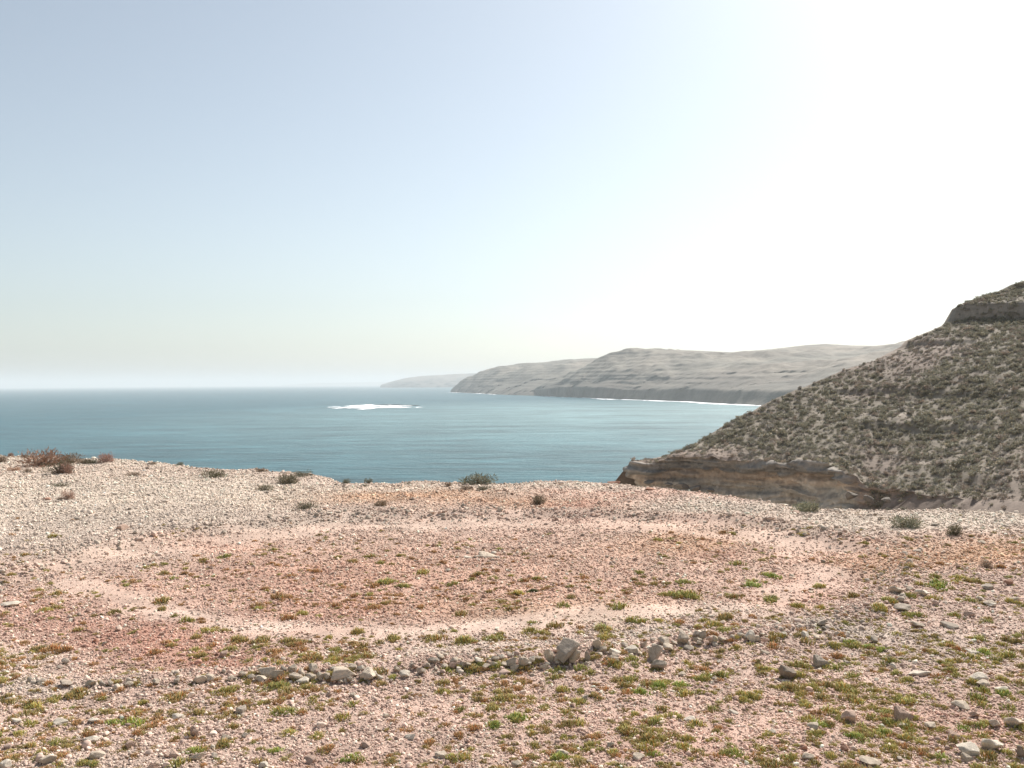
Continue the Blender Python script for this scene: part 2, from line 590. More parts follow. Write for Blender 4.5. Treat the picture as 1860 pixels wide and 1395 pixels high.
# talus below the cliff
for j in range(14):
    f = 1 - j / 14.0
    o = 28 * f
    z = top[:, 2] - hc - 30 * f ** 1.1
    rows.append(np.stack([top[:, 0] + nrm[:, 0] * (o + .9), top[:, 1] + nrm[:, 1] * (o + .9), z], -1))
    kinds.append(0.0)
NCL = 56
for j in range(NCL):
    f = j / (NCL - 1.0)                                   # 0 bottom .. 1 top
    prof = np.interp(f, [0, .12, .25, .45, .62, .80, .83, .97, 1.0], [1.3, .8, .25, -.35, -.75, -.75, .05, .12, -.1])
    zz = top[:, 2] - hc * (1 - f)
    amp = np.clip(hc / 5, 0, 1)
    zq = zz + .35 * noise2(sidx / 3, 0, 3)
    lay = .55 * noise2(np.floor(zq * 2.2), sidx * .25, 41) + .35 * noise2(np.floor(zq * 5.1), sidx * .5, 44) + 1.5 * fbm3(sidx / 1.9, zz / 1.6, 0 * zz, 5, 42) + 1.2 * noise2(sidx / 6, zz * .08, 43)
    o = (prof + lay * .8) * amp * (1 - .5 * (j == NCL - 1))
    rows.append(np.stack([top[:, 0] + nrm[:, 0] * o, top[:, 1] + nrm[:, 1] * o, zz], -1))
    kinds.append(1.0 + f)
NSL = 250
for j in range(1, NSL + 1):
    t = j / NSL
    q = top * (1 - t) + crest_pts * t
    zz = top[:, 2] + (crest_pts[:, 2] - top[:, 2]) * (t ** 1.12)
    rows.append(np.stack([q[:, 0], q[:, 1], zz], -1))
    kinds.append(3.0 + t)
for j in range(1, 26):
    t = j / 25.0
    o = 60 * t
    zz = crest_pts[:, 2] - 0.9 * (np.sqrt(o * o + 9) - 3)
    rows.append(np.stack([crest_pts[:, 0] - .25 * o, crest_pts[:, 1] + .97 * o, np.maximum(zz, SEA - 3)], -1))
    kinds.append(5.0)
H = np.array(rows)
K = np.array(kinds)
slope = (K >= 3) & (K < 4.5)
X, Y, Z = H[..., 0], H[..., 1], H[..., 2]
fade = np.ones(H.shape[:2])
fade[K < 3] = 0
fr = np.where(slope, K - 3, 0)
fade *= np.where(slope, sstep(0, .06, fr), 1)[:, None]
dz = .55 * fbm2(X / 7, Y / 7, 4, 51) + .09 * fbm2(X / 1.3, Y / 1.3, 3, 52)
wob = .5 * noise2(X / 9, Y / 9, 53)
terr = 0
for z0, a, w in ((10.9, 1.7, .28), (7.2, .35, .3), (4.1, .3, .3), (1.6, .3, .3), (-1.3, .35, .3), (14.2, .35, .3), (-4.6, .4, .4), (-5.6, .35, .4)):
    am = a * (1 if a > 1 else sstep(-.25, .45, noise2(X / 6, Y / 6, int(60 + z0))))
    terr = terr + am * (sstep(z0 - w / 2, z0 + w / 2, Z + wob * (.6 if a < 1 else .35)) - sstep(z0 - 5, z0 + 5, Z))
Zn = Z + fade * (dz * .7 + terr)
H[..., 2] = Zn
# colours
rub = np.array
soil = rub((.225, .176, .142))
pale = rub((.265, .213, .172))
greenish = rub((.205, .180, .138))
hu, hv = proj(H.reshape(-1, 3))
hu, hv = hu.reshape(X.shape), hv.reshape(X.shape)
gmask = sstep(-.15, .35, fbm2(X / 14, Y / 14, 3, 71) + .35 * sstep(.12, .5, np.broadcast_to(fr[:, None], X.shape)) - .05)
hcol = soil * (1 - gmask[..., None] * .75) + greenish * gmask[..., None] * .75
pm = sstep(.10, .5, fbm2(X / 1.6, Y / 1.6, 4, 72))[..., None] * .45
hcol = hcol * (1 - pm) + pale * pm
# animal tracks running along the slope
for k0 in range(9):
    lvl = -3.6 + k0 * 1.9 + .028 * (X - 30) * (1 if k0 % 2 else -.6)
    tr = np.exp(-((Z - lvl - .7 * noise2(X / 8, Y / 8, 80 + k0)) / .16) ** 2) * sstep(-.1, .3, noise2(X / 10, Y / 10, 90 + k0)) * slope[:, None]
    hcol = hcol * (1 - .75 * tr[..., None]) + rub((.34, .285, .23)) * .75 * tr[..., None]
# rock ledges
ledge = np.exp(-((Z + wob * .35 - 10.9) / .8) ** 2) * slope[:, None]
hcol = hcol * (1 - .7 * ledge[..., None]) + rub((.30, .275, .24)) * .7 * ledge[..., None]
cf = np.where((K >= 1) & (K <= 2), K - 1, -1)
band = np.array([np.interp(np.clip(cf, 0, 1), [0, .08, .17, .24, .34, .62, .70, .80, .83, .93, 1.0],
                           ch) for ch in ([.24, .27, .31, .29, .27, .25, .26, .24, .15, .15, .22],
                                          [.20, .22, .19, .235, .23, .21, .195, .185, .13, .13, .175],
                                          [.16, .17, .115, .18, .185, .165, .14, .14, .108, .108, .135])]).T[:, None, :]
hcol = np.where((cf >= 0)[:, None, None], band * np.array((1.48, 1.64, 1.80)) * (1 + .45 * fbm2(sidx[None] / 5, Z / 1.2, 4, 73))[..., None], hcol)
lowc = (1 - sstep(2.5, 5.0, hc))[None, :, None] * ((K >= 1) & (K <= 2))[:, None, None]
hcol = hcol * (1 - lowc) + soil * (1 + .5 * fbm2(X / 1.5, Y / 1.5, 4, 75))[..., None] * lowc
hcol = np.where((K < 1)[:, None, None], rub((.19, .145, .112)) * (1 + .4 * fbm2(X / 2, Y / 2, 3, 74))[..., None], hcol)
hillside = link('hillside', mk_mesh('hillside', H.reshape(-1, 3), grid_faces(H.shape[0], NS), M_hill, True, {'Col': ('FLOAT_COLOR', rgba(hcol.reshape(-1, 3)))}))
tag(hillside, kind='structure')


# ---- distant headlands
def sea_pt(u, D):
    return np.array([(u - 930) / F * D, D, SEA])


def headland(name, shore, crest, nS, nT, prof_p, amp, seed, base, strata=True, cliff=None):
    sh = curve([sea_pt(*k) for k in shore], nS)
    cr_ = curve([P(*k) for k in crest], nS)
    rows = []
    tt = np.concatenate([np.linspace(0, 1, nT), 1 + np.linspace(.06, 1, 14)])
    dirb = np.array([.35, 1.0])
    for t in tt:
        if t <= 1:
            q = sh * (1 - t) + cr_ * t
            g = 1 - (1 - t) ** prof_p
            if cliff is not None:
                ch = np.interp(np.linspace(0, 1, nS), cliff[0], cliff[1])
                hh = cr_[:, 2] - SEA
                g = np.maximum(g * 0 + (ch / hh) * sstep(0, .035, t) + (1 - ch / hh) * (t ** 1.05 * .35 + .65 * (1 - (1 - t) ** prof_p)), 0)
            z = SEA - 1 + (cr_[:, 2] - SEA + 1) * g
        else:
            o = (t - 1) * 900
            q = cr_.copy()
            q[:, :2] += dirb * o
            z = cr_[:, 2] - .12 * o * sstep(0, 200, o)
        rows.append(np.stack([q[:, 0], q[:, 1], z], -1))
    H = np.array(rows)
    X, Y, Z = H[..., 0], H[..., 1], H[..., 2]
    T = tt[:, None]
    fade = sstep(0, .25, T) * (1 - .95 * sstep(.7, 1.0, T))
    rid = 1 - np.abs(fbm2(X / 260, Y / 420, 4, seed)) * 2.2
    hm = np.clip((Z - SEA) / 60, 0, 1)
    dz = amp * fade * (fbm2(X / 420, Y / 520, 4, seed + 1) * 1.1 + (rid - .7) * .55) + amp * .22 * hm * fbm2(X / 60, Y / 60, 4, seed + 3) * (1 - .9 * sstep(.8, 1, T))
    Zt = Z + dz * hm
    if strata:
        Zt = Zt + hm * (1 - sstep(.9, 1, T)) * .55 * np.sin(2 * np.pi * (Zt / 11.0 + .4 * fbm2(X / 400, Y / 400, 2, seed + 14)))
    H[..., 2] = np.maximum(Zt, SEA - 1)
    # slope shift of the shore rows so that the coast is ragged
    ro = 26 * fbm2(X / 90, Y / 90, 4, seed + 4) * (1 - sstep(0, .4, T))
    H[..., 1] += ro * 2
    H[..., 1] += (40 * fbm3(X / 45, Z / 9, Y / 200, 4, seed + 12) + 13 * noise2(np.floor(Z / 5.0), X / 160, seed + 13)) * (1 - sstep(.05, .35, T)) * hm
    Z = H[..., 2]
    st = noise2(Z / 7.0 + .5 * fbm2(X / 300, Y / 300, 2, seed + 5), X / 2500, seed + 6) if strata else 0
    st2 = noise2(Z / 2.6 + .5 * fbm2(X / 200, Y / 200, 2, seed + 5), X / 1500, seed + 9) if strata else 0
    c = np.array(base) * (1 + .13 * st + .10 * st2 + .32 * fbm2(X / 110, Y / 160, 5, seed + 7))[..., None]
    warm = sstep(.0, .5, fbm2(X / 350, Y / 350, 3, seed + 8))[..., None]
    c = c * (1 - .35 * warm) + np.array((.30, .235, .18)) * .35 * warm
    rock = (1 - sstep(.05, .30, T))[..., None] * .5
    c = c * (1 - rock) + np.array((.11, .098, .085)) * rock
    o = link(name, mk_mesh(name, H.reshape(-1, 3), grid_faces(H.shape[0], nS), M_head, True, {'Col': ('FLOAT_COLOR', rgba(np.clip(c, .01, 1).reshape(-1, 3)))}))
    tag(o, kind='structure')
    return sh, H


shB, HB = headland('headland', [(930, 3250), (960, 3050), (1000, 2740), (1060, 2450), (1130, 2190), (1200, 2000), (1260, 1850), (1290, 1745), (1330, 1640), (1390, 1530), (1450, 1420), (1560, 1250), (1760, 1050)],
                   [(945, 716, 3300), (975, 703, 3150), (1010, 690, 3000), (1050, 676, 2900), (1085, 661, 2840), (1115, 649, 2800), (1145, 640, 2750), (1170, 636.5, 2720), (1200, 635, 2700), (1260, 637, 2650), (1330, 640, 2600),
                    (1400, 634, 2600), (1470, 626, 2650), (1500, 624.5, 2650), (1550, 627.5, 2600), (1600, 628, 2550), (1640, 624, 2500), (1750, 610, 2400), (1900, 600, 2300)],
                   420, 150, 1.7, 34, 101, (.180, .162, .130), cliff=([0, .03, .10, .25, .42, .48, .54, .6, 1], [0, 0, 14, 26, 24, 18, 20, 22, 22]))
shA, HA = headland('headland', [(818, 4360), (826, 4250), (845, 3980), (870, 3700), (900, 3350), (940, 3050), (1000, 2850), (1080, 2900)],
                   [(820, 708, 4400), (829, 700, 4380), (838, 692, 4350), (852, 685, 4320), (880, 674, 4250), (897, 668, 4220), (930, 664, 4150), (1000, 657.5, 4050), (1060, 651.5, 3950), (1110, 650, 3900), (1200, 646, 3900)],
                   300, 120, 2.0, 30, 131, (.165, .147, .118))
headland('headland', [(690, 10300), (720, 9900), (800, 9700), (900, 9600), (1000, 9500)],
         [(693, 698.5, 10500), (712, 693, 10500), (740, 686, 10400), (770, 682.5, 10300), (830, 679.5, 10200), (880, 677, 10100), (950, 672, 10000), (1050, 668, 10000)], 160, 50, 2.0, 25, 161, (.16, .145, .125))
headland('headland', [(510, 27000), (600, 26500), (760, 26000), (860, 26000)],
         [(515, 699.2, 27500), (560, 696.3, 27500), (620, 695, 27200), (700, 694, 27000), (780, 694, 27000), (880, 693, 27000)], 80, 24, 1.6, 15, 171, (.16, .145, .125))


# ---- surf
def keep_mesh(name, V, keep, mat):
    f = grid_faces(*V.shape[:2])
    k = keep[:-1, :-1].reshape(-1)
    f = f[k]
    used, inv = np.unique(f, return_inverse=True)
    return mk_mesh(name, V.reshape(-1, 3)[used], inv.reshape(f.shape), mat)


def surf(name, sh, lo, hi, wmax, seed, label, thr=-.05):
    n = len(sh)
    i0, i1 = int(n * lo), int(n * hi)
    nS = 420
    idx = np.linspace(i0, i1 - 1, nS)
    s = np.stack([np.interp(idx, np.arange(n), sh[:, i]) for i in range(3)], -1)
    NT = 16
    tt = np.linspace(-.6, 1, NT)
    V = np.zeros((NT, nS, 3))
    d = np.concatenate([[0], np.cumsum(np.linalg.norm(np.diff(s, axis=0), axis=1))])
    w = wmax * (.45 + .55 * (fbm2(d / 120, d * 0, 3, seed) + .5))
    for i, t in enumerate(tt):
        V[i, :, 0] = s[:, 0] - .35 * t * w
        V[i, :, 1] = s[:, 1] - t * w + 52 * fbm2(s[:, 0] / 90, s[:, 1] / 90, 4, 105 if seed < 20 else 135)
        V[i, :, 2] = SEA + .25 + .5 * (1 - abs(t))
    kp = fbm2(V[..., 0] / 14, V[..., 1] / 30, 4, seed + 2) > thr + .35 * np.clip(tt, 0, 1)[:, None] ** 2
    o = link(name, keep_mesh(name, V, kp, M_foam))
    tag(o, label, 'surf', kind='stuff')


surf('surf', shB, .40, .78, 75, 11, 'white surf washing the beach and cliff foot of the bay', -.32)
surf('surf', shB, .04, .40, 34, 12, 'broken white surf along the dark foot of the nearer headland', .0)
surf('surf', shA, .02, .62, 60, 22, 'white surf round the point of the middle headland', .0)

# reef: breaking water with low dark rocks
RC = sea_pt(685, 1660)
gx, gy = np.meshgrid(np.linspace(-95, 95, 130), np.linspace(-230, 230, 60))
env = 1 - (np.abs(gx + 12) / 82) ** 2.0 - (np.abs(gy + .5 * gx) / 165) ** 2
nz = fbm2(gx / 22, gy / 60, 4, 201)
V = np.stack([RC[0] + gx, RC[1] + gy, SEA + .3 + .5 * np.clip(env, 0, 1) * (nz + .5)], -1)
tag(link('reef_surf', keep_mesh('reef_surf', V, (env + 1.6 * nz > .35), M_foam)), 'white breaking waves over a reef far out in the sea', 'surf', kind='stuff')



# ------------------------------------------------------------------ prototypes (meshes only)
def ico(sub):
    import bmesh
    bm = bmesh.new()
    bmesh.ops.create_icosphere(bm, subdivisions=sub, radius=1.0)
    v = np.array([x.co[:] for x in bm.verts])
    f = np.array([[x.index for x in p.verts] for p in bm.faces])
    bm.free()
    return v, f


ICO3, ICO2 = ico(4), ico(2)


def rock_mesh(name, seed, base, mat, cuts=14, nz=.10):
    r = np.random.default_rng(seed)
    v, f = base[0].copy(), base[1]
    v = v * (1 + .28 * fbm3(v[:, 0] * .9 + seed, v[:, 1] * .9, v[:, 2] * .9, 2, seed))[:, None]
    for _ in range(cuts):
        nn = r.normal(size=3)
        nn /= np.linalg.norm(nn)
        d = r.uniform(.40, .80)
        e = v @ nn - d
        v = v - np.where(e > 0, e * .99, 0)[:, None] * nn
    v = v * (1 + nz * fbm3(v[:, 0] * 2.6 + seed, v[:, 1] * 2.6, v[:, 2] * 2.6, 4, seed + 5))[:, None]
    lo, hi = v.min(0), v.max(0)
    v = (v - (lo + hi) / 2) / ((hi - lo) / 2)
    return mk_mesh(name, v, f, mat, True)


ROCKS = [rock_mesh('rock', 300 + i, ICO3, M_stone, 12 + i % 4) for i in range(10)]
PEBBLES = [rock_mesh('pebble', 330 + i, ICO2, M_stone, 8, .05) for i in range(5)]


def tint_pts(n, k, r, lo, hi, red=0.0):
    s = r.uniform(lo, hi, n)[:, None] * np.ones(3)
    warm = r.uniform(-.12, .12, n)
    s = s * np.stack([1 + warm, np.ones(n), 1 - warm], -1)
    if red:
        m_ = r.random(n) < red
        s[m_] *= np.array((1.25, .85, .7))
    return np.repeat(s, k, axis=0)


def succulent_mesh(name, seed, n=110):
    """low cushion of upright finger leaves, unit radius"""
    r = np.random.default_rng(seed)
    k = 7
    cx, cy = r.normal(size=k) * .42, r.normal(size=k) * .36
    cr_ = r.uniform(.28, .55, k)
    w = r.integers(0, k, n)
    a = r.uniform(0, 2 * np.pi, n)
    q = np.sqrt(r.random(n)) * cr_[w]
    bx, by = cx[w] + np.cos(a) * q, cy[w] + np.sin(a) * q
    rr = np.hypot(bx, by)
    h = np.clip(.50 - .30 * rr, .12, .5) * r.uniform(.6, 1.3, n)
    tilt = .35 * q / cr_[w] + .12
    dx, dy = np.cos(a) * tilt + r.normal(size=n) * .2, np.sin(a) * tilt + r.normal(size=n) * .2
    wd = r.uniform(.028, .052, n)
    V, Fc = [], []
    ang = np.arange(4) * np.pi / 2
    for lv, (t, ws) in enumerate(((-.1, .7), (.55, 1.0))):
        for j in range(4):
            V.append(np.stack([bx + dx * h * t + wd * ws * np.cos(ang[j]), by + dy * h * t + wd * ws * np.sin(ang[j]), h * t], -1))
    V.append(np.stack([bx + dx * h * 1.0, by + dy * h, h], -1))
    V = np.stack(V, 1)                                        # n,9,3
    tri = []
    for j in range(4):
        j2 = (j + 1) % 4
        tri += [(j, j2, 4 + j2), (j, 4 + j2, 4 + j), (4 + j, 4 + j2, 8)]
    Fc = (np.arange(n)[:, None, None] * 9 + np.array(tri)[None]).reshape(-1, 3)
    return mk_mesh(name, V.reshape(-1, 3), Fc, M_leaf, True, {'tint': ('FLOAT_COLOR', rgba(tint_pts(n, 9, r, .7, 1.3, .16)))})


def leaf_cloud(name, seed, n, L, wd, lumps=9, hgt=.62, out=.5, lo=.6, hi=1.4):
    """irregular dome of small leaf blades, unit radius in plan"""
    r = np.random.default_rng(seed)
    a = r.uniform(0, 2 * np.pi, lumps)
    q = np.sqrt(r.random(lumps)) * .62
    c = np.stack([np.cos(a) * q, np.sin(a) * q, r.uniform(.12, .42, lumps) * hgt], -1)
    cr_ = r.uniform(.26, .46, lumps)
    w = r.integers(0, lumps, n)
    d = r.normal(size=(n, 3))
    d /= np.linalg.norm(d, axis=1)[:, None]
    p = c[w] + d * (cr_[w] * r.random(n) ** .38)[:, None] * np.array((1, 1, .85 * hgt / .62))
    p[:, 2] = np.abs(p[:, 2]) * .98 + .01
    ax = d * out + np.array((0, 0, .45)) + r.normal(size=(n, 3)) * .5
    ax /= np.linalg.norm(ax, axis=1)[:, None]
    sd = np.cross(ax, r.normal(size=(n, 3)))
    sd /= np.linalg.norm(sd, axis=1)[:, None]
    ln = (L * r.uniform(.6, 1.4, n))[:, None]
    V = np.stack([p, p + ax * ln * .5 + sd * ln * wd, p + ax * ln, p + ax * ln * .5 - sd * ln * wd], 1).reshape(-1, 3)
    V[:, 2] = np.maximum(V[:, 2], -.02)
    Fc = np.arange(n * 4).reshape(-1, 4)
    return mk_mesh(name, V, Fc, M_leaf, False, {'tint': ('FLOAT_COLOR', rgba(tint_pts(n, 4, r, lo, hi)))})


def twig_mesh(name, seed, n=26, hgt=.5):
    r = np.random.default_rng(seed)
    V, Fc = [], []
    for i in range(n):
        a = r.uniform(0, 2 * np.pi)
        reach = r.uniform(.35, .95)
        p0 = np.array((r.normal() * .12, r.normal() * .12, -.03))
        p2 = np.array((math.cos(a) * reach, math.sin(a) * reach, hgt * r.uniform(.6, 1.15) * (1.15 - .6 * reach)))
        p1 = (p0 + p2) / 2 + np.array((0, 0, .10)) + r.normal(size=3) * .04
        b0 = len(V)
        for p, w in ((p0, .022), (p1, .015), (p2, .005)):
            for j in range(3):
                V.append(p + w * np.array((math.cos(j * 2.1), math.sin(j * 2.1), 0)))
        for s in range(2):
            for j in range(3):
                j2 = (j + 1) % 3
                Fc.append((b0 + s * 3 + j, b0 + s * 3 + j2, b0 + s * 3 + 3 + j2, b0 + s * 3 + 3 + j))
    return mk_mesh(name, np.array(V), np.array(Fc), M_twig, False)


SUCC = [succulent_mesh('succulent', 400 + i, 90 + 15 * i) for i in range(6)]
BUSH = [leaf_cloud('foliage', 420 + i, 900, .085, .20, 11) for i in range(4)]
BUSH_DRY = [leaf_cloud('foliage', 430 + i, 1300, .15, .11, 10, .72, .8) for i in range(3)]
TWIG = [twig_mesh('stems', 440 + i) for i in range(3)]
SCRUB = [leaf_cloud('scrub', 450 + i, 170, .24, .26, 6, .8) for i in range(6)]


def scatter(name, pts, rot, scl, colr, idx, protos, mat, label, cat):
    """one 'stuff' object: points that carry instances of small meshes"""
    me = mk_mesh(name, pts, np.zeros((0, 3)), None, True, {
        'rot': ('FLOAT_VECTOR', rot), 'scl': ('FLOAT_VECTOR', scl), 'col': ('FLOAT_COLOR', rgba(colr)), 'idx': ('INT', idx)})
    o = link(name, me)
    tag(o, label, cat, kind='stuff')
    ng = bpy.data.node_groups.new(name, 'GeometryNodeTree')
    ng.interface.new_socket('Geometry', in_out='INPUT', socket_type='NodeSocketGeometry')
    ng.interface.new_socket('Geometry', in_out='OUTPUT', socket_type='NodeSocketGeometry')
    N, L = ng.nodes, ng.links
    gi, go = N.new('NodeGroupInput'), N.new('NodeGroupOutput')
    iop = N.new('GeometryNodeInstanceOnPoints')
    join = N.new('GeometryNodeJoinGeometry')
    for p in protos:
        oi = N.new('GeometryNodeObjectInfo')
        oi.transform_space = 'ORIGINAL'
        oi.inputs['Object'].default_value = p
        sm = N.new('GeometryNodeSetMaterial')
        sm.inputs['Material'].default_value = mat
        g2 = N.new('GeometryNodeGeometryToInstance')
        L.new(oi.outputs['Geometry'], sm.inputs['Geometry'])
        L.new(sm.outputs[0], g2.inputs[0])
        L.new(g2.outputs[0], join.inputs[0])

    def na(nm, tp):
        q = N.new('GeometryNodeInputNamedAttribute')
        q.data_type = tp
        q.inputs['Name'].default_value = nm
        return q.outputs['Attribute']
    e2r = N.new('FunctionNodeEulerToRotation')
    L.new(na('rot', 'FLOAT_VECTOR'), e2r.inputs[0])
    L.new(gi.outputs[0], iop.inputs['Points'])
    L.new(join.outputs[0], iop.inputs['Instance'])
    iop.inputs['Pick Instance'].default_value = True
    L.new(na('idx', 'INT'), iop.inputs['Instance Index'])
    L.new(e2r.outputs[0], iop.inputs['Rotation'])
    L.new(na('scl', 'FLOAT_VECTOR'), iop.inputs['Scale'])
    L.new(iop.outputs[0], go.inputs[0])
    md = o.modifiers.new('scatter', 'NODES')
    md.node_group = ng
    return o


# ------------------------------------------------------------------ stones
pr = random.Random(5)
PALE, WHITE, PINKR, GREYR, DARKR, REDR = (.50, .41, .315), (.60, .52, .42), (.46, .325, .25), (.38, .315, .25), (.25, .20, .155), (.42, .24, .17)
RING_STONES = [  # u, v (middle), width, height in photo pixels, colour
    (482, 1219, 32, 17), (473, 1233, 22, 12), (500, 1226, 26, 18), (537, 1229, 28, 14), (530, 1214, 18, 14), (566, 1214, 20, 16), (563, 1230, 20, 12),
    (549, 1237, 22, 10), (580, 1228, 10, 16), (593, 1229, 12, 14), (622, 1224, 50, 22), (617, 1235, 22, 12), (670, 1224, 32, 20), (655, 1214, 14, 10),
    (720, 1215, 14, 11), (735, 1225, 20, 15), (764, 1219, 18, 15), (786, 1200, 20, 13), (800, 1193, 17, 12), (825, 1200, 16, 10), (834, 1216, 14, 9),
    (869, 1200, 18, 12), (883, 1211, 16, 10), (899, 1196, 16, 12), (911, 1194, 14, 10), (928, 1202, 20, 14), (951, 1200, 20, 16), (977, 1196, 16, 9),
    (997, 1191, 19, 25), (1014, 1195, 14, 14), (1033, 1182, 46, 40), (1046, 1190, 24, 22), (1085, 1170, 18, 20), (1095, 1179, 16, 14), (1117, 1184, 20, 12), (1115, 1195, 20, 10),
    (1067, 1192, 12, 20), (1147, 1180, 24, 12), (1171, 1170, 8, 14), (1192, 1186, 28, 30), (1214, 1176, 22, 14), (1198, 1207, 31, 20), (1206, 1165, 22, 14),
    (1241, 1160, 24, 20), (1240, 1150, 16, 12), (1266, 1152, 18, 13), (1276, 1152, 16, 14), (1298, 1160, 18, 12), (1312, 1161, 16, 10), (1364, 1155, 20, 20),
    (1378, 1160, 14, 12), (990, 1211, 16, 9), (936, 1214, 18, 12), (1253, 1178, 20, 8), (360, 1233, 24, 15), (379, 1232, 18, 14), (117, 1242, 26, 12), (165, 1241, 22, 12),
    (232, 1243, 16, 10), (281, 1238, 14, 9), (116, 1201, 16, 10), (440, 1224, 16, 12), (455, 1230, 14, 10), (418, 1232, 14, 9), (690, 1230, 12, 8), (850, 1207, 13, 9),
    (808, 1210, 12, 8), (1060, 1180, 14, 10), (1135, 1172, 14, 9), (1225, 1168, 13, 9), (1330, 1158, 12, 9), (1345, 1152, 12, 8), (1425, 1152, 12, 9), (1463, 1153, 14, 12),
    (1484, 1158, 16, 10), (1508, 1157, 8, 10), (1521, 1151, 12, 7), (515, 1215, 14, 10), (605, 1215, 14, 10), (640, 1212, 16, 9), (320, 1236, 13, 8), (200, 1240, 13, 9)]
LOOSE = [
    (1492, 1201, 28, 22, GREYR), (1433, 1222, 34, 26, DARKR), (1590, 1162, 18, 14, GREYR), (1494, 1131, 22, 10, GREYR), (1642, 1105, 30, 14, GREYR), (1669, 1135, 26, 11, PALE),
    (1728, 1136, 30, 11, GREYR), (1764, 1116, 22, 10, PINKR), (1800, 1096, 22, 10, PALE), (1625, 1211, 14, 12, WHITE), (1672, 1223, 40, 8, WHITE), (1782, 1231, 34, 14, WHITE),
    (1789, 1242, 24, 12, PALE), (1821, 1253, 26, 10, WHITE), (1545, 1302, 30, 20, PINKR), (1478, 1320, 24, 12, PALE), (1642, 1297, 32, 28, PINKR), (1642, 1317, 20, 8, WHITE),
    (1749, 1283, 30, 14, PALE), (1771, 1298, 20, 10, PINKR), (1808, 1315, 22, 16, PALE), (1847, 1313, 32, 18, PALE), (1693, 1318, 24, 9, PALE), (1806, 1353, 38, 22, WHITE),
    (1763, 1363, 38, 20, WHITE), (1758, 1376, 20, 16, PALE), (1460, 1358, 16, 10, REDR), (1536, 1360, 16, 12, REDR), (1469, 1375, 24, 14, PALE), (1584, 1386, 40, 12, PALE),
    (1736, 1335, 24, 12, PINKR), (1767, 1184, 24, 8, WHITE), (351, 1329, 20, 20, PINKR), (232, 1353, 20, 14, PINKR), (164, 1345, 28, 12, WHITE), (173, 1371, 30, 12, PALE),
    (83, 1379, 34, 14, PALE), (436, 1290, 22, 16, GREYR), (357, 1375, 24, 11, PALE), (315, 1369, 18, 14, PINKR), (303, 1373, 12, 10, PINKR), (409, 1342, 18, 12, PALE),
    (405, 1188, 18, 14, PINKR), (172, 1163, 12, 8, REDR), (106, 1313, 22, 10, WHITE), (168, 1309, 20, 8, WHITE), (320, 1303, 24, 10, WHITE), (6, 1388, 22, 14, WHITE),
    (28, 1309, 16, 9, WHITE), (562, 1381, 22, 13, PINKR), (480, 1390, 20, 10, WHITE), (664, 1353, 20, 10, PINKR), (800, 1371, 24, 10, PALE), (744, 1338, 24, 9, WHITE),
    (1023, 1369, 24, 12, PALE), (1161, 1375, 24, 10, PALE), (1255, 1308, 24, 11, WHITE), (1063, 1267, 16, 9, GREYR), (939, 1388, 20, 10, PALE), (1333, 1294, 18, 8, WHITE),
    (1631, 1072, 26, 14, PALE), (1654, 1070, 14, 9, PALE), (1678, 1077, 24, 13, WHITE), (1795, 1066, 22, 9, GREYR), (1833, 1057, 16, 11, REDR), (1783, 1088, 14, 8, PALE),
    (1844, 1088, 18, 9, PALE), (1801, 1098, 20, 8, WHITE), (1496, 1019, 8, 6, DARKR), (1446, 930, 14, 6, PINKR), (1521, 926, 14, 5, WHITE), (217, 958, 24, 10, PINKR),
    (30, 962, 14, 7, PALE), (215, 988, 10, 8, PALE), (76, 1032, 12, 6, PALE), (15, 1098, 36, 8, WHITE), (1115, 877, 28, 8, REDR), (1134, 872, 8, 7, REDR), (1098, 880, 12, 5, PINKR),
    (1668, 1001, 16, 6, GREYR), (1180, 888, 18, 6, REDR), (1425, 917, 16, 5, WHITE), (83, 906, 16, 5, REDR), (1110, 1352, 14, 8, PALE), (1405, 1330, 14, 8, WHITE), (700, 1300, 14, 7, PALE),
    (275, 1395, 22, 12, PINKR), (1240, 1225, 16, 8, PALE), (1390, 1185, 16, 8, PALE), (640, 1262, 12, 7, PALE), (1440, 945, 12, 5, GREYR), (1570, 960, 14, 4, GREYR), (1600, 940, 12, 4, PALE),
    (1700, 952, 16, 5, GREYR), (1785, 985, 14, 5, PALE), (1830, 955, 12, 4, GREYR), (350, 1215, 12, 7, PINKR), (1856, 1365, 16, 22, DARKR)]
NAMED = {(1033, 1182): 'large blunt boulder, the tallest in the row of stones along the ring', (622, 1224): 'long low grey boulder at the end of the packed stone row',
         (1192, 1186): 'dark leaning slab of rock at the bend of the stone row', (1433, 1222): 'dark brown rough rock sitting alone among olive plants',
         (1642, 1297): 'rounded pinkish rock with a small knob on top beside green plants', (1856, 1365): 'dark upright rock rising from reddish gravel', (15, 1098): 'flat white stone slab lying in reddish soil by the ring',
         (1545, 1302): 'two-toned pinkish rock next to a bright green succulent mat', (1115, 877): 'reddish jagged rock on the plateau rim beside the cliff point',
         (1492, 1201): 'grey angular rock alone on pale gravel'}
CN = {PALE: 'pale beige', WHITE: 'whitish', PINKR: 'pinkish', GREYR: 'grey', DARKR: 'dark brown', REDR: 'reddish brown'}
stone_objs = []


def row_where(u):
    return ('in the sparse tail of the row by the red soil' if u < 440 else 'packed around the long low boulder of the row' if u < 720 else
            'in the row between long low boulder and tallest boulder' if u < 985 else 'around the tallest boulder of the row' if u < 1135 else
            'around the dark leaning slab of the row' if u < 1235 else 'in the row past the dark leaning slab')




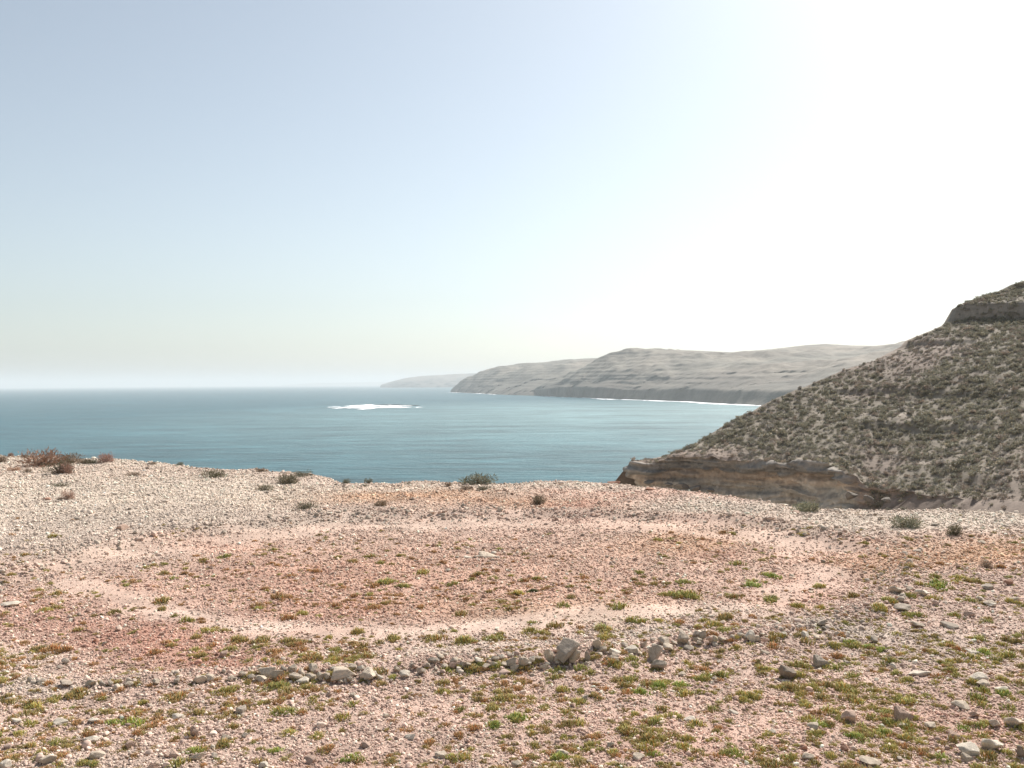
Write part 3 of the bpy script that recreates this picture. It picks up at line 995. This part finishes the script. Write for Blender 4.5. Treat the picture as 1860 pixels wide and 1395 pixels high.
def put_rock(u, v, w, h, colr, label, group, name='rock', mesh=None, flat=1.0):
    base = gpt(u, v + h * .5)
    D = base[1]
    sx = w * D / F / 2
    sz = h * D / F / 2 * 1.12
    o = link(name, mesh or pr.choice(ROCKS))
    sy = sx * pr.uniform(.7, 1.0)
    o.scale = (sx, sy, sz)
    o.rotation_euler = (pr.uniform(-.12, .12), pr.uniform(-.12, .12), pr.uniform(-.5, .5) + pr.choice((0, math.pi)))
    o.location = (base[0], base[1] + sy * .5, base[2] + sz * .72)
    k = pr.uniform(.85, 1.12)
    o.color = (colr[0] * k, colr[1] * k, colr[2] * k, 1)
    tag(o, label, 'rock', group)
    stone_objs.append(o)
    return o


for (u, v, w, h) in RING_STONES:
    colr = pr.choice((PALE, PALE, WHITE, GREYR, PALE))
    if (u, v) in NAMED:
        put_rock(u, v, w, h, GREYR if u != 622 else PALE, NAMED[(u, v)], None)
    else:
        size = 'fist-sized' if w < 15 else ('small' if w < 21 else 'chunky')
        lab = f'{size} {CN[colr]} stone {row_where(u)}'
        put_rock(u, v, w, h, colr, lab, lab)
for (u, v, w, h, colr) in LOOSE:
    if (u, v) in NAMED:
        put_rock(u, v, w, h, colr, NAMED[(u, v)], None)
    else:
        size = 'fist-sized' if w < 15 else ('flat' if w > 2.2 * h else 'chunky')
        if v < 1000:
            where = 'on the dry plateau beyond the ring'
        else:
            where = 'lying loose on the gravel'
        lab = f'{size} {CN[colr]} rock {where}'
        put_rock(u, v, w, h, colr, lab, lab)
near_uv = RING_UV[23:36][::-1]
for i in range(52):
    u = pr.uniform(400, 1400)
    v = float(np.interp(u, near_uv[:, 0], near_uv[:, 1])) + pr.gauss(0, 5)
    w = pr.uniform(8, 15)
    colr = pr.choice((PALE, PALE, WHITE, GREYR, PINKR))
    lab = f'fist-sized {CN[colr]} stone {row_where(u)}'
    put_rock(u, v, w, w * pr.uniform(.5, .85), colr, lab, lab)
# the pale slab in the middle of the ring, with two pieces at its end
put_rock(884, 1008, 34, 7, PALE, 'long pale stone slab lying in the middle of the ring', None)
put_rock(868, 1011, 20, 5, WHITE, 'flat whitish stone against the long slab in the middle of the ring', None)
put_rock(896, 1005, 14, 6, WHITE, 'small whitish stone on the far side of the long slab in the ring', None)
put_rock(850, 1012, 18, 4, WHITE, 'thin whitish flake at the tapered end of the middle slab', None)
# more loose stones
ins_cnt = 0
while ins_cnt < 70:
    u, v = pr.uniform(-60, 1920), 900 + 500 * pr.random() ** .8
    p = gpt(u, v)
    if p[1] > np.interp(p[0], EX, EY) - .5:
        continue
    w = pr.uniform(7, 12) * (.7 + .5 * (v - 900) / 500)
    h = w * pr.uniform(.4, .7)
    colr = pr.choice((PALE, PINKR, WHITE, GREYR, PINKR))
    where = 'inside the ring' if in_poly(np.array([p[0]]), np.array([p[1]]), RING)[0] else ('on the dry plateau beyond the ring' if v < 1000 else 'outside the ring among sparse plants')
    lab = f'small {CN[colr]} cobble {where}'
    put_rock(u, v, w, h, colr, lab, lab, 'cobble')
    ins_cnt += 1

# ------------------------------------------------------------------ shrubs on the plateau
OLIVE, BROWN, RUST, GREYG, DKOL, STRAW = (.105, .098, .058), (.150, .108, .072), (.215, .135, .095), (.130, .128, .088), (.085, .082, .050), (.36, .24, .17)
SHRUBS = [  # u, base v, width, height, colour, dry, label
    (2, 840, 22, 12, BROWN, 1, 'brown dry shrub on the plateau rim furthest from the hillside'),
    (20, 829, 13, 9, RUST, 1, 'tiny rusty twig tuft standing against the sea on the rim'),
    (44, 830, 21, 9, OLIVE, 0, 'small dark olive bush behind the wide rusty shrub on the rim'),
    (66, 847, 84, 28, RUST, 1, 'wide rusty brown dry shrub on the plateau rim'),
    (122, 842, 52, 17, BROWN, 1, 'low brown shrub between the rusty shrub and pink twigs on the rim'),
    (150, 842, 20, 8, BROWN, 1, 'small brown shrub on the rim next to the dark low shrub'),
    (166, 842, 38, 11, DKOL, 0, 'dark low shrub on the rim touching pink dry twigs'),
    (188, 840, 30, 17, (.26, .16, .125), 1, 'pinkish red dry twig bush on the rim'),
    (100, 862, 56, 28, DKOL, 0, 'dark olive cushion shrub in front of the rusty shrub'),
    (116, 861, 30, 19, (.20, .125, .095), 1, 'reddish brown half of a cushion shrub beside its dark half'),
    (49, 859, 26, 9, BROWN, 0, 'small flat brown shrub beside the dark cushion shrub'),
    (24, 855, 22, 7, STRAW, 1, 'faded straw brown tuft near the plateau rim'),
    (106, 884, 37, 9, DKOL, 0, 'flat dark mat shrub alone on beige gravel'),
    (122, 907, 22, 16, (.33, .225, .175), 1, 'pink dry grass tuft with a dark shaded side on beige gravel'),
    (108, 908, 18, 7, BROWN, 0, 'small dark shrub at the foot of the pink tuft'),
    (241, 865, 32, 10, BROWN, 0, 'small domed brown shrub on open beige gravel'),
    (277, 843, 16, 6, BROWN, 0, 'tiny brown shrub on the bare stretch of rim'),
    (327, 843, 13, 7, GREYG, 1, 'tiny grey-green shrub on the bare stretch of rim'),
    (391, 868, 57, 18, OLIVE, 0, 'broad dark olive shrub near the rim on beige gravel'),
    (206, 900, 20, 5, BROWN, 0, 'very flat brown mat on beige gravel'),
    (474, 852, 26, 7, BROWN, 1, 'low brown shrub right on the rim past the broad olive shrub'),
    (477, 892, 38, 14, OLIVE, 0, 'dome-shaped olive shrub, lowest of a chain of shrubs'),
    (517, 879, 43, 18, (.125, .108, .068), 1, 'olive brown twiggy shrub, second in the chain of shrubs'),
    (546, 866, 42, 15, GREYG, 0, 'grey-green shrub on the rim where the ground drops'),
    (553, 926, 52, 17, DKOL, 0, 'dark olive dome shrub at the outer edge of the ring'),
    (509, 909, 34, 5, BROWN, 0, 'flat brown mat plant between olive shrubs'),
    (629, 874, 17, 8, GREYG, 1, 'small grey twig shrub on the rim against the water'),
    (669, 876, 15, 9, GREYG, 1, 'little upright twig shrub on the rim against the water'),
    (661, 884, 18, 6, OLIVE, 0, 'small olive tuft just inside the rim'),
    (692, 919, 27, 10, (.16, .115, .07), 1, 'small brown spreading shrub on orange soil'),
    (741, 879, 24, 5, GREYG, 0, 'low flat grey-green mat on the rim'),
    (814, 883, 13, 7, BROWN, 1, 'tiny brown tuft beside the long twiggy shrub'),
    (868, 877, 74, 18, GREYG, 1, 'long grey-green twiggy shrub on the rim against the water'),
    (846, 890, 26, 11, BROWN, 0, 'brown cushion shrub below the long twiggy shrub'),
    (876, 891, 34, 11, DKOL, 0, 'dark cushion shrub below the long twiggy shrub'),
    (980, 916, 33, 16, (.11, .088, .058), 1, 'lone dark brown shrub on pale gravel beyond the ring'),
    (1478, 930, 66, 16, (.15, .145, .09), 1, 'spreading pale olive shrub on the rim by the cliff hollow'),
    (1650, 958, 56, 22, (.16, .155, .105), 1, 'grey-green shrub with upright twigs on pale gravel'),
    (1740, 973, 31, 20, (.12, .108, .07), 1, 'compact dark round shrub on pale gravel'),
    (1795, 1032, 25, 14, (.19, .145, .105), 1, 'dry brown ball-shaped tuft on orange gravel'),
    (1235, 963 - 68, 12, 5, BROWN, 0, 'tiny brown tuft on the rim beside the cliff shadow'),
    (1590, 937, 14, 6, BROWN, 0, 'tiny brown tuft on the rim beneath the hillside')]
for i, (u, v, w, h, colr, dry, lab) in enumerate(SHRUBS):
    b0 = gpt(u, v)
    while b0[1] > np.interp(b0[0], EX, EY) - .1 and v < 960:
        v += 1
        b0 = gpt(u, v)
    D = b0[1]
    root = bpy.data.objects.new('shrub', None)
    COL.objects.link(root)
    rx = w * D / F / 2 * 1.15
    sz = h * D / F / .64
    root.location = (b0[0], b0[1] + rx * .3, b0[2] - .01)
    root.rotation_euler = (0, 0, pr.uniform(0, 6.28))
    root.scale = (rx, rx, sz)
    root.empty_display_size = .1
    tag(root, lab, 'shrub', 'shrubs scattered over the plateau')
    k = pr.uniform(1.25, 1.5)
    fo = link('foliage', pr.choice(BUSH_DRY if dry else BUSH), root)
    fo.color = (colr[0] * k, colr[1] * k, colr[2] * k, 1)
    link('stems', pr.choice(TWIG), root)

# ------------------------------------------------------------------ succulents
GREEN, YGREEN, OLV, ORNG, VIV = (.350, .340, .110), (.420, .375, .125), (.370, .300, .120), (.450, .285, .135), (.335, .385, .100)
PL = [(222, 1318, 60, VIV), (362, 1368, 46, VIV), (68, 1372, 26, YGREEN), (310, 1272, 42, OLV), (410, 1260, 30, YGREEN), (105, 1390, 24, YGREEN), (167, 1390, 22, GREEN), (530, 1297, 46, GREEN),
      (515, 1248, 50, GREEN), (603, 1205, 30, YGREEN), (560, 1197, 44, OLV), (650, 1197, 50, OLV), (518, 1367, 44, VIV), (525, 1332, 38, YGREEN), (580, 1340, 32, YGREEN), (640, 1382, 32, VIV),
      (638, 1282, 26, GREEN), (623, 1308, 30, YGREEN), (795, 1262, 34, YGREEN), (812, 1222, 38, GREEN), (714, 1232, 18, GREEN), (870, 1219, 42, GREEN), (905, 1212, 30, GREEN), (926, 1226, 24, YGREEN),
      (888, 1320, 40, VIV), (930, 1309, 36, GREEN), (898, 1292, 24, YGREEN), (822, 1380, 28, GREEN), (855, 1362, 18, YGREEN), (905, 1162, 34, GREEN), (830, 1166, 44, YGREEN), (780, 1160, 46, OLV),
      (700, 1162, 40, OLV), (540, 1172, 44, OLV), (480, 1166, 30, OLV), (1090, 1147, 54, VIV), (1110, 1160, 40, YGREEN), (1155, 1134, 42, GREEN), (1197, 1129, 18, YGREEN), (978, 1152, 38, YGREEN), (1012, 1141, 30, OLV),
      (1160, 1196, 36, GREEN), (940, 1312, 46, VIV), (1117, 1209, 32, YGREEN), (1135, 1236, 52, GREEN), (1000, 1223, 42, GREEN), (1265, 1236, 50, GREEN), (1312, 1231, 32, GREEN), (1222, 1251, 54, VIV),
      (1175, 1266, 46, VIV), (1250, 1263, 40, YGREEN), (1200, 1246, 30, YGREEN), (1345, 1276, 36, YGREEN), (1378, 1271, 42, YGREEN), (1290, 1291, 26, GREEN), (1232, 1306, 22, YGREEN), (1190, 1316, 24, GREEN),
      (1195, 1343, 36, YGREEN), (1190, 1376, 28, VIV), (1175, 1352, 24, YGREEN), (1073, 1356, 26, YGREEN), (1325, 1311, 20, YGREEN), (1335, 1371, 50, VIV), (1016, 1381, 32, VIV), (983, 1323, 22, OLV),
      (1020, 1321, 18, OLV), (1022, 1341, 18, YGREEN), (1042, 1340, 18, YGREEN), (968, 1378, 18, YGREEN), (1330, 1146, 52, GREEN), (1298, 1140, 30, YGREEN), (1125, 1105, 30, GREEN), (968, 1132, 18, GREEN),
      (1548, 1173, 38, VIV), (1590, 1181, 34, VIV), (1636, 1236, 36, YGREEN), (1628, 1225, 24, GREEN), (1740, 1219, 38, GREEN), (1785, 1188, 32, VIV), (1760, 1198, 32, YGREEN), (1828, 1200, 50, GREEN), (1670, 1119, 48, GREEN),
      (1600, 1109, 38, YGREEN), (1735, 1121, 26, GREEN), (1785, 1129, 24, GREEN), (1792, 1161, 38, GREEN), (1730, 1176, 20, GREEN), (1475, 1311, 32, YGREEN), (1500, 1319, 34, VIV), (1524, 1306, 26, GREEN),
      (1572, 1343, 42, VIV), (1602, 1336, 38, VIV), (1618, 1316, 32, GREEN), (1755, 1326, 24, VIV), (1780, 1322, 26, GREEN), (1710, 1378, 28, VIV), (1787, 1260, 30, GREEN), (1826, 1264, 28, VIV),
      (1853, 1260, 22, GREEN), (1680, 1266, 24, GREEN), (1590, 1259, 26, YGREEN), (1525, 1247, 24, GREEN), (1560, 1262, 28, YGREEN), (1402, 1216, 36, YGREEN), (1450, 1212, 30, YGREEN), (1488, 1256, 24, YGREEN),
      (1440, 1249, 34, OLV), (1465, 1281, 30, YGREEN), (1390, 1047, 34, VIV), (1360, 1066, 40, VIV), (1372, 1058, 26, GREEN), (1340, 1026, 26, GREEN), (1240, 1084, 42, GREEN), (1258, 1090, 32, GREEN), (1210, 1082, 24, YGREEN),
      (1240, 1060, 28, GREEN), (968, 1075, 19, (.12, .14, .06)), (1395, 1091, 38, GREEN), (1712, 1066, 44, VIV), (1744, 1052, 36, YGREEN), (1777, 1057, 34, YGREEN), (1696, 1048, 18, GREEN), (1615, 1094, 40, GREEN),
      (1653, 1086, 24, GREEN), (1763, 1094, 26, GREEN), (1489, 1067, 26, YGREEN), (1674, 1064, 24, YGREEN), (1160, 1042, 20, GREEN), (1245, 1104 - 20, 30, GREEN), (700, 1060, 30, GREEN), (730, 1068, 24, GREEN), (825, 1062, 24, GREEN),
      (770, 1042, 24, YGREEN), (690, 1024, 20, YGREEN), (640, 1022, 18, OLV), (40, 1285, 60, OLV), (110, 1272, 50, OLV), (150, 1262, 46, OLV), (20, 1350, 40, OLV), (940, 1080, 24, YGREEN), (1020, 1102, 26, GREEN),
      (545, 1115, 20, YGREEN), (335, 1130, 26, GREEN), (400, 1150, 34, OLV), (430, 1165, 28, OLV), (290, 1095, 30, OLV), (455, 1225, 20, OLV), (1860, 1150, 20, GREEN), (1450, 1105, 26, YGREEN), (1700, 1090, 26, YGREEN)]
plants = []     # u, v, w, colour
for (u, v, w, c_) in PL:
    k = 1 if w < 34 else (2 if w < 48 else 3)
    for j in range(k):
        ww = w / (k ** .62) * pr.uniform(.85, 1.1)
        cc = c_ if (j == 0 or pr.random() < .6) else pr.choice((YGREEN, OLV))
        plants.append((u + (pr.uniform(-.45, .45) * w if k > 1 else 0), v + (pr.uniform(-.10, .06) * w if k > 1 else 0), ww, cc))
# random smaller ones, following where the photograph has cover
nr = np.random.default_rng(77)
N = 15000
uu = nr.uniform(-250, 2110, N)
vv = 935 + 510 * nr.random(N) ** .75
pp = hplane(uu, vv)
ins = in_poly(pp[:, 0], pp[:, 1], RING)
rd = dist_poly(pp[:, 0], pp[:, 1], RING)
patch = fbm2(pp[:, 0] / 1.1, pp[:, 1] / 1.1, 4, 88)
dens = np.where(ins, .62, .55) + .25 * sstep(900, 1700, uu) + .15 * sstep(1200, 1350, vv)
bare = np.zeros(N)
for (bu, bv, ru, rv, bc, w) in BLOBS:
    g = np.exp(-(((uu - bu) / ru) ** 2 + ((vv - bv) / rv) ** 2))
    if bc is C_WHITE or bc is C_BEIGE or bc is C_ROSE or bc is C_GREY:
        bare = np.maximum(bare, g * w * (1.0 if bc is not C_ROSE else .8))
    if bc is C_RED and bu < 500:
        bare = np.maximum(bare, .7 * g * w)
    if bc is C_ORANGE or (bc is C_RED and bu >= 500):
        dens = dens + .3 * g
keep = nr.random(N) < np.clip(dens * (1 - .85 * bare) * (.35 + 1.6 * sstep(-.12, .3, patch)), 0, 1) * .85
keep &= (vv > 960) | (nr.random(N) < .4)
keep &= nr.random(N) > .9 * np.maximum(track_mask(pp[:, 0], pp[:, 1], 0), track_mask(pp[:, 0], pp[:, 1], 1))
keep &= ~((uu < 700) & (vv > 1300) & (nr.random(N) < .55))
for i in np.nonzero(keep)[0]:
    o_ = np.exp(-((uu[i] - 600) / 350) ** 2 - ((vv[i] - 1080) / 60) ** 2) + np.exp(-((uu[i] - 1250) / 150) ** 2 - ((vv[i] - 985) / 30) ** 2) + np.exp(-((uu[i] - 1780) / 200) ** 2 - ((vv[i] - 1005) / 25) ** 2)
    x = nr.random()
    gr = sstep(700, 1500, uu[i]) * .45
    if ins[i]:
        gr *= .5
    if x < .36 + .4 * o_ - gr * .5:
        c_ = ORNG
    elif x < .80 - gr * .6:
        c_ = OLV
    elif x < .93:
        c_ = YGREEN
    else:
        c_ = GREEN
    w = (nr.gamma(2.4, 3.4) + 5) * (.45 + .75 * (vv[i] - 900) / 480)
    plants.append((uu[i], vv[i], min(w, 34), c_))
N2 = 16000
u2, v2 = nr.uniform(-150, 2010, N2), 945 + 460 * nr.random(N2) ** .9
p2 = hplane(u2, v2)
in2 = in_poly(p2[:, 0], p2[:, 1], RING)
pat2 = fbm2(p2[:, 0] / .9, p2[:, 1] / .9, 4, 89)
k2 = nr.random(N2) < np.where(in2, .9, .45) * (.3 + .9 * sstep(-.25, .25, pat2)) * (1 - .92 * np.maximum(track_mask(p2[:, 0], p2[:, 1], 0), track_mask(p2[:, 0], p2[:, 1], 1)))
k2 &= ~((v2 < 1010) & (u2 < 420))
SPR = [(.30, .215, .12), (.34, .215, .125), (.26, .215, .11), (.31, .27, .12)]
for i in np.nonzero(k2)[0]:
    plants.append((u2[i], v2[i], nr.uniform(3.5, 8) * (.6 + .6 * (v2[i] - 940) / 450), SPR[nr.integers(0, 4)]))
order = sorted(range(len(plants)), key=lambda i: -plants[i][2] * (1 if 0 < plants[i][0] < 1860 and plants[i][1] < 1400 else .01))
PN = {VIV: 'bright green', GREEN: 'green', YGREEN: 'yellowish green', OLV: 'olive yellow', ORNG: 'rusty orange'}
base_p = gpt(np.array([p[0] for p in plants]), np.array([p[1] for p in plants]))
in_p = in_poly(base_p[:, 0], base_p[:, 1], RING)
rd_p = dist_poly(base_p[:, 0], base_p[:, 1], RING)
succ_objs = []
rest = []
for r_, i in enumerate(order):
    u, v, w, c_ = plants[i]
    q = base_p[i]
    rad = w * q[1] / F / 2 * 1.42
    if r_ < 295:
        o = link('succulent_plant', SUCC[r_ % 6])
        o.location = (q[0], q[1] + rad * .25, q[2] - .008)
        o.rotation_euler = (0, 0, pr.uniform(0, 6.28))
        hz = rad * pr.uniform(1.0, 1.3) * (1.0 if v > 1080 else .8)
        o.scale = (rad, rad, hz)
        k = pr.uniform(.9, 1.12)
        o.color = (c_[0] * k, c_[1] * k, c_[2] * k, 1)
        cn = PN.get(c_, 'dark green')
        size = 'large' if w > 30 else ('medium' if w > 23 else 'small')
        where = 'beside the stones of the ring' if rd_p[i] < .45 else ('inside the stone ring' if in_p[i] else 'on gravel outside the ring')
        lab = f'{size} {cn} succulent clump {where}'
        rk = [(math.hypot(s_.location[0] - q[0], s_.location[1] - q[1]), s_) for s_ in stone_objs if s_.scale[0] > .06]
        dd, s_ = min(rk, key=lambda e: e[0])
        if dd < .28 + s_.scale[0]:
            sw = str(s_['label']).split(' ')
            cw = next((n_ for n_ in ('whitish', 'pinkish', 'grey', 'reddish', 'beige', 'dark') if n_ in sw), 'pale')
            lab = f'{size} {cn} succulent clump touching a {cw} stone ' + ('inside the ring' if in_p[i] else 'outside the ring')
        if hz > 1.17 * rad:
            lab = lab.replace('succulent clump', 'upright succulent clump')
        if cn == 'dark green':
            lab = 'single dark green succulent tuft near the middle slab inside the ring'
        tag(o, lab, 'plant', lab)
        succ_objs.append(o)
    else:
        rest.append((q[0], q[1], q[2] - .004, rad, c_))
rest_a = np.array([(a, b_, c2, d_) for a, b_, c2, d_, _ in rest])
rc = np.array([e for *_, e in rest]) * nr.uniform(.85, 1.15, (len(rest), 1))
rs = rest_a[:, 3:4] * np.stack([np.ones(len(rest)), np.ones(len(rest)), nr.uniform(.9, 1.3, len(rest))], -1)
scatter('ground_cover', rest_a[:, :3], np.stack([np.zeros(len(rest)), np.zeros(len(rest)), nr.uniform(0, 6.28, len(rest))], -1), rs, rc,
        nr.integers(0, 6, len(rest)), succ_objs[:6], M_leaf_i, 'low olive and rusty ground cover scattered over the gravel', 'ground cover')

# ------------------------------------------------------------------ gravel
def gravel(name, N, szf, colf, label, seed, dmin=4.5, dmax=42, sel=None, bury=.4):
    g = np.random.default_rng(seed)
    D = dmin * (dmax / dmin) ** (g.random(N) ** 1.0)
    x = D * g.uniform(-.76, .76, N) + g.uniform(-1.2, 1.2, N)
    ye = np.interp(x, EX, EY)
    k = D < ye + .8
    if sel is not None:
        k &= sel(x, D, g)
    x, D = x[k], D[k]
    z = ground_z(x, D)
    n_ = len(x)
    s = szf(x, D, g)
    sc = np.stack([s * g.uniform(.7, 1.25, n_), s * g.uniform(.7, 1.25, n_), s * g.uniform(.55, 1.0, n_)], -1)
    c = colf(x, D, g)
    return scatter(name, np.stack([x, D, z + sc[:, 2] * bury], -1), np.stack([g.normal(size=n_) * .3, g.normal(size=n_) * .3, g.uniform(0, 6.28, n_)], -1), sc, c,
                   g.integers(0, len(peb_objs), n_), peb_objs, M_stone_i, label, 'gravel')


# five real pebbles whose shapes the gravel repeats
peb_objs = []
for i, (u, v) in enumerate(((905, 1012), (850, 1004), (895, 1016), (830, 1012), (868, 1017))):
    o = put_rock(u, v, 7, 4, WHITE, 'tiny whitish pebble beside the slab in the middle of the ring', 'pebbles beside the middle slab', 'pebble', PEBBLES[i])
    peb_objs.append(o)


def gcolor(x, y, g, light=1.18, spread=.27):
    c = soil_color(x, y)
    k = g.normal(1.0, spread, len(x))[:, None]
    wh = (g.random(len(x)) < .25)[:, None]
    c = np.where(wh, c * .5 + np.array(C_WHITE) * .55, c)
    return np.clip(c * light * np.clip(k, .5, 1.6), .03, .8)


gravel('gravel', 600000, lambda x, D, g: (.0026 + .00044 * D) * g.gamma(3, .33, len(x)), gcolor, 'pinkish gravel covering the plateau', 601,
       sel=lambda x, D, g: g.random(len(x)) > .75 * np.maximum(track_mask(x, D, 0), track_mask(x, D, 1)))
gravel('gravel', 40000, lambda x, D, g: (.0045 + .0008 * D) * g.gamma(3, .33, len(x)), gcolor, 'coarse pale stones strewn through the gravel', 602,
       sel=lambda x, D, g: g.random(len(x)) < (.2 + .8 * sstep(.0, .35, fbm2(x / 1.5, D / 1.5, 3, 91))) * (1 - .9 * np.maximum(track_mask(x, D, 0), track_mask(x, D, 1))) * np.where(in_poly(x, D, RING), .5, 1))
# rubble lining the rim of the ring
gravel('rubble', 120000, lambda x, D, g: (.0045 + .0009 * D) * g.gamma(3, .33, len(x)), lambda x, D, g: np.clip(np.where((g.random(len(x)) < .5)[:, None], np.array(C_GREY), soil_color(x, D)) * g.normal(1, .2, len(x))[:, None], .05, .7),
       'grey rubble banked along the rim of the ring', 603, dmin=5.5, dmax=24,
       sel=lambda x, D, g: g.random(len(x)) < .9 * np.exp(-(dist_poly(x, D, RING) / (.16 + .02 * D)) ** 2) * (.3 + .7 * sstep(-.3, .3, noise2(x / .8, D / .8, 93))), bury=.45)

# ------------------------------------------------------------------ shrubs on the hillside
hr = np.random.default_rng(88)
r0 = int(np.argmax(K >= 3))
cand = []
N = 44000
ri = 6 + hr.random(N) * (r0 - 6 + NSL - 2)
ci = hr.random(N) * (NS - 2)
Hf = H
a, b_ = ri.astype(int), ci.astype(int)
hp = Hf[a, b_] * ((1 - (ri - a))[:, None]) + Hf[a + 1, b_] * ((ri - a)[:, None])
fx = (ci - b_)[:, None]
hp2 = Hf[a, b_ + 1] * ((1 - (ri - a))[:, None]) + Hf[a + 1, b_ + 1] * ((ri - a)[:, None])
hp = hp * (1 - fx) + hp2 * fx
# even out density: weight by local cell area
e1 = Hf[a + 1, b_] - Hf[a, b_]
e2 = Hf[a, b_ + 1] - Hf[a, b_]
area = np.linalg.norm(np.cross(e1, e2), axis=1)
ph, pv = proj(hp)
vis = (ph > 1100) & (ph < 2150)
keep = vis & ((K[a] >= 3) | (hc[b_] < 1.8 + 3.0 * (K[a] < 1))) & (hr.random(N) < np.clip(area / np.percentile(area[vis], 85), 0, 1))
gm = gmask[a, b_]
hp, gm, ph, pv = hp[keep], gm[keep], ph[keep], pv[keep]
sz = hr.gamma(6, .043, len(hp)) * (.75 + .35 * gm)
HC = [np.array((.270, .248, .182)), np.array((.325, .265, .212)), np.array((.295, .265, .228)), np.array((.310, .285, .212))]
ky = np.where(hr.random(len(hp)) < .25 + .6 * gm, np.where(hr.random(len(hp)) < .6, 0, 3), np.where(hr.random(len(hp)) < .6, 1, 2))
scr = sz / hp[:, 1] * ((ph < 1860) & (ph > 1140))
od = np.argsort(-scr)
HN = ['dark olive', 'brown', 'grey-brown', 'dull green']
scrub_objs = []
big_cut = np.percentile(sz[od[:280]], 70)
for r_, i in enumerate(od[:280]):
    o = link('hill_shrub', SCRUB[r_ % 6])
    o.location = hp[i] - np.array((0, 0, .05))
    o.rotation_euler = (0, 0, hr.uniform(0, 6.28))
    o.scale = (sz[i], sz[i], sz[i] * hr.uniform(.8, 1.2))
    c_ = HC[ky[i]] * hr.uniform(.85, 1.15)
    o.color = (*c_, 1)
    zz = hp[i][2]
    where = 'above the rock ledge near the hilltop' if zz > 11.5 else ('high on the scrub hillside' if zz > 4 else ('midway up the scrub hillside' if zz > -1 else ('just above the low cliff' if hp[i][0] < 27 else 'low on the slope above the gully')))
    dome = o.scale[2] / o.scale[0]
    shape = 'flat' if dome < .92 else ('tall' if dome > 1.08 else 'rounded')
    size = 'big ' if sz[i] > big_cut else ''
    lab = f'{size}{HN[ky[i]]} {shape} shrub {where}'
    tag(o, lab, 'shrub', lab)
    scrub_objs.append(o)
ot = od[280:]
s3 = sz[ot][:, None] * np.stack([np.ones(len(ot)), np.ones(len(ot)), hr.uniform(.7, 1.2, len(ot))], -1)
scatter('hillside_scrub', hp[ot] - np.array((0, 0, .05)), np.stack([np.zeros(len(ot)), np.zeros(len(ot)), hr.uniform(0, 6.28, len(ot))], -1), s3,
        np.array(HC)[ky[ot]] * hr.uniform(.8, 1.2, (len(ot), 1)), hr.integers(0, 6, len(ot)), scrub_objs[:6], M_leaf_i, 'olive brown scrub covering the hillside across the gully', 'scrub')

# fallen blocks and a dark bush at the cliff foot
for (u, v, D, w, h) in ((1235, 882, 83, 30, 12), (1262, 886, 82, 24, 10), (1215, 880, 83.5, 18, 8), (1290, 890, 81.5, 20, 9), (1180, 876, 84.5, 22, 8), (1546, 900, 71, 26, 16), (1575, 905, 69.5, 22, 14), (1610, 908, 68, 18, 10)):
    p = P(u, v, D)
    o = link('rock', pr.choice(ROCKS))
    s = w * D / F / 2
    o.scale = (s, s * .9, h * D / F / 2)
    o.location = p
    o.rotation_euler = (0, 0, pr.uniform(0, 6))
    o.color = (.20, .175, .145, 1)
    lab = 'fallen grey block resting at the foot of the low cliff' if u < 1400 else 'brown block at the gully head below the hillside'
    tag(o, lab, 'rock', lab)

# low rocks of the reef
for (dx, dy, w, h) in ((0, 120, 16, 1.5), (22, 105, 20, 1.7), (45, 90, 14, 1.3), (-14, 128, 9, 1.2), (62, 84, 8, 1.0)):
    o = link('reef_rock', pr.choice(ROCKS))
    o.data = o.data.copy()
    o.data.materials.clear()
    o.data.materials.append(M_reef)
    o.scale = (w, 10, h)
    o.location = (RC[0] + dx, RC[1] + dy, SEA + .3)
    tag(o, 'low dark reef rock awash among white breakers', 'rock', 'reef rocks')

# ------------------------------------------------------------------ haze
HZ = 62000
hv_ = np.array([(-HZ, -600, SEA - 6), (HZ, -600, SEA - 6), (HZ, HZ, SEA - 6), (-HZ, HZ, SEA - 6), (-HZ, -600, 235), (HZ, -600, 235), (HZ, HZ, 235), (-HZ, HZ, 235)], float)
hf_ = np.array([(0, 3, 2, 1), (4, 5, 6, 7), (0, 1, 5, 4), (1, 2, 6, 5), (2, 3, 7, 6), (3, 0, 4, 7)])
mh = bpy.data.materials.new('haze')
mh.use_nodes = True
nh = mh.node_tree.nodes
nh.clear()
oh = nh.new('ShaderNodeOutputMaterial')
vh = nh.new('ShaderNodeVolumePrincipled')
vh.inputs['Color'].default_value = (.84, .87, .88, 1)
vh.inputs['Density'].default_value = 1.0e-4
vh.inputs['Anisotropy'].default_value = .1
mh.node_tree.links.new(vh.outputs[0], oh.inputs['Volume'])
hz = link('haze', mk_mesh('haze', hv_, hf_, mh, False))
tag(hz, 'pale sea haze filling the air', 'haze', kind='stuff')
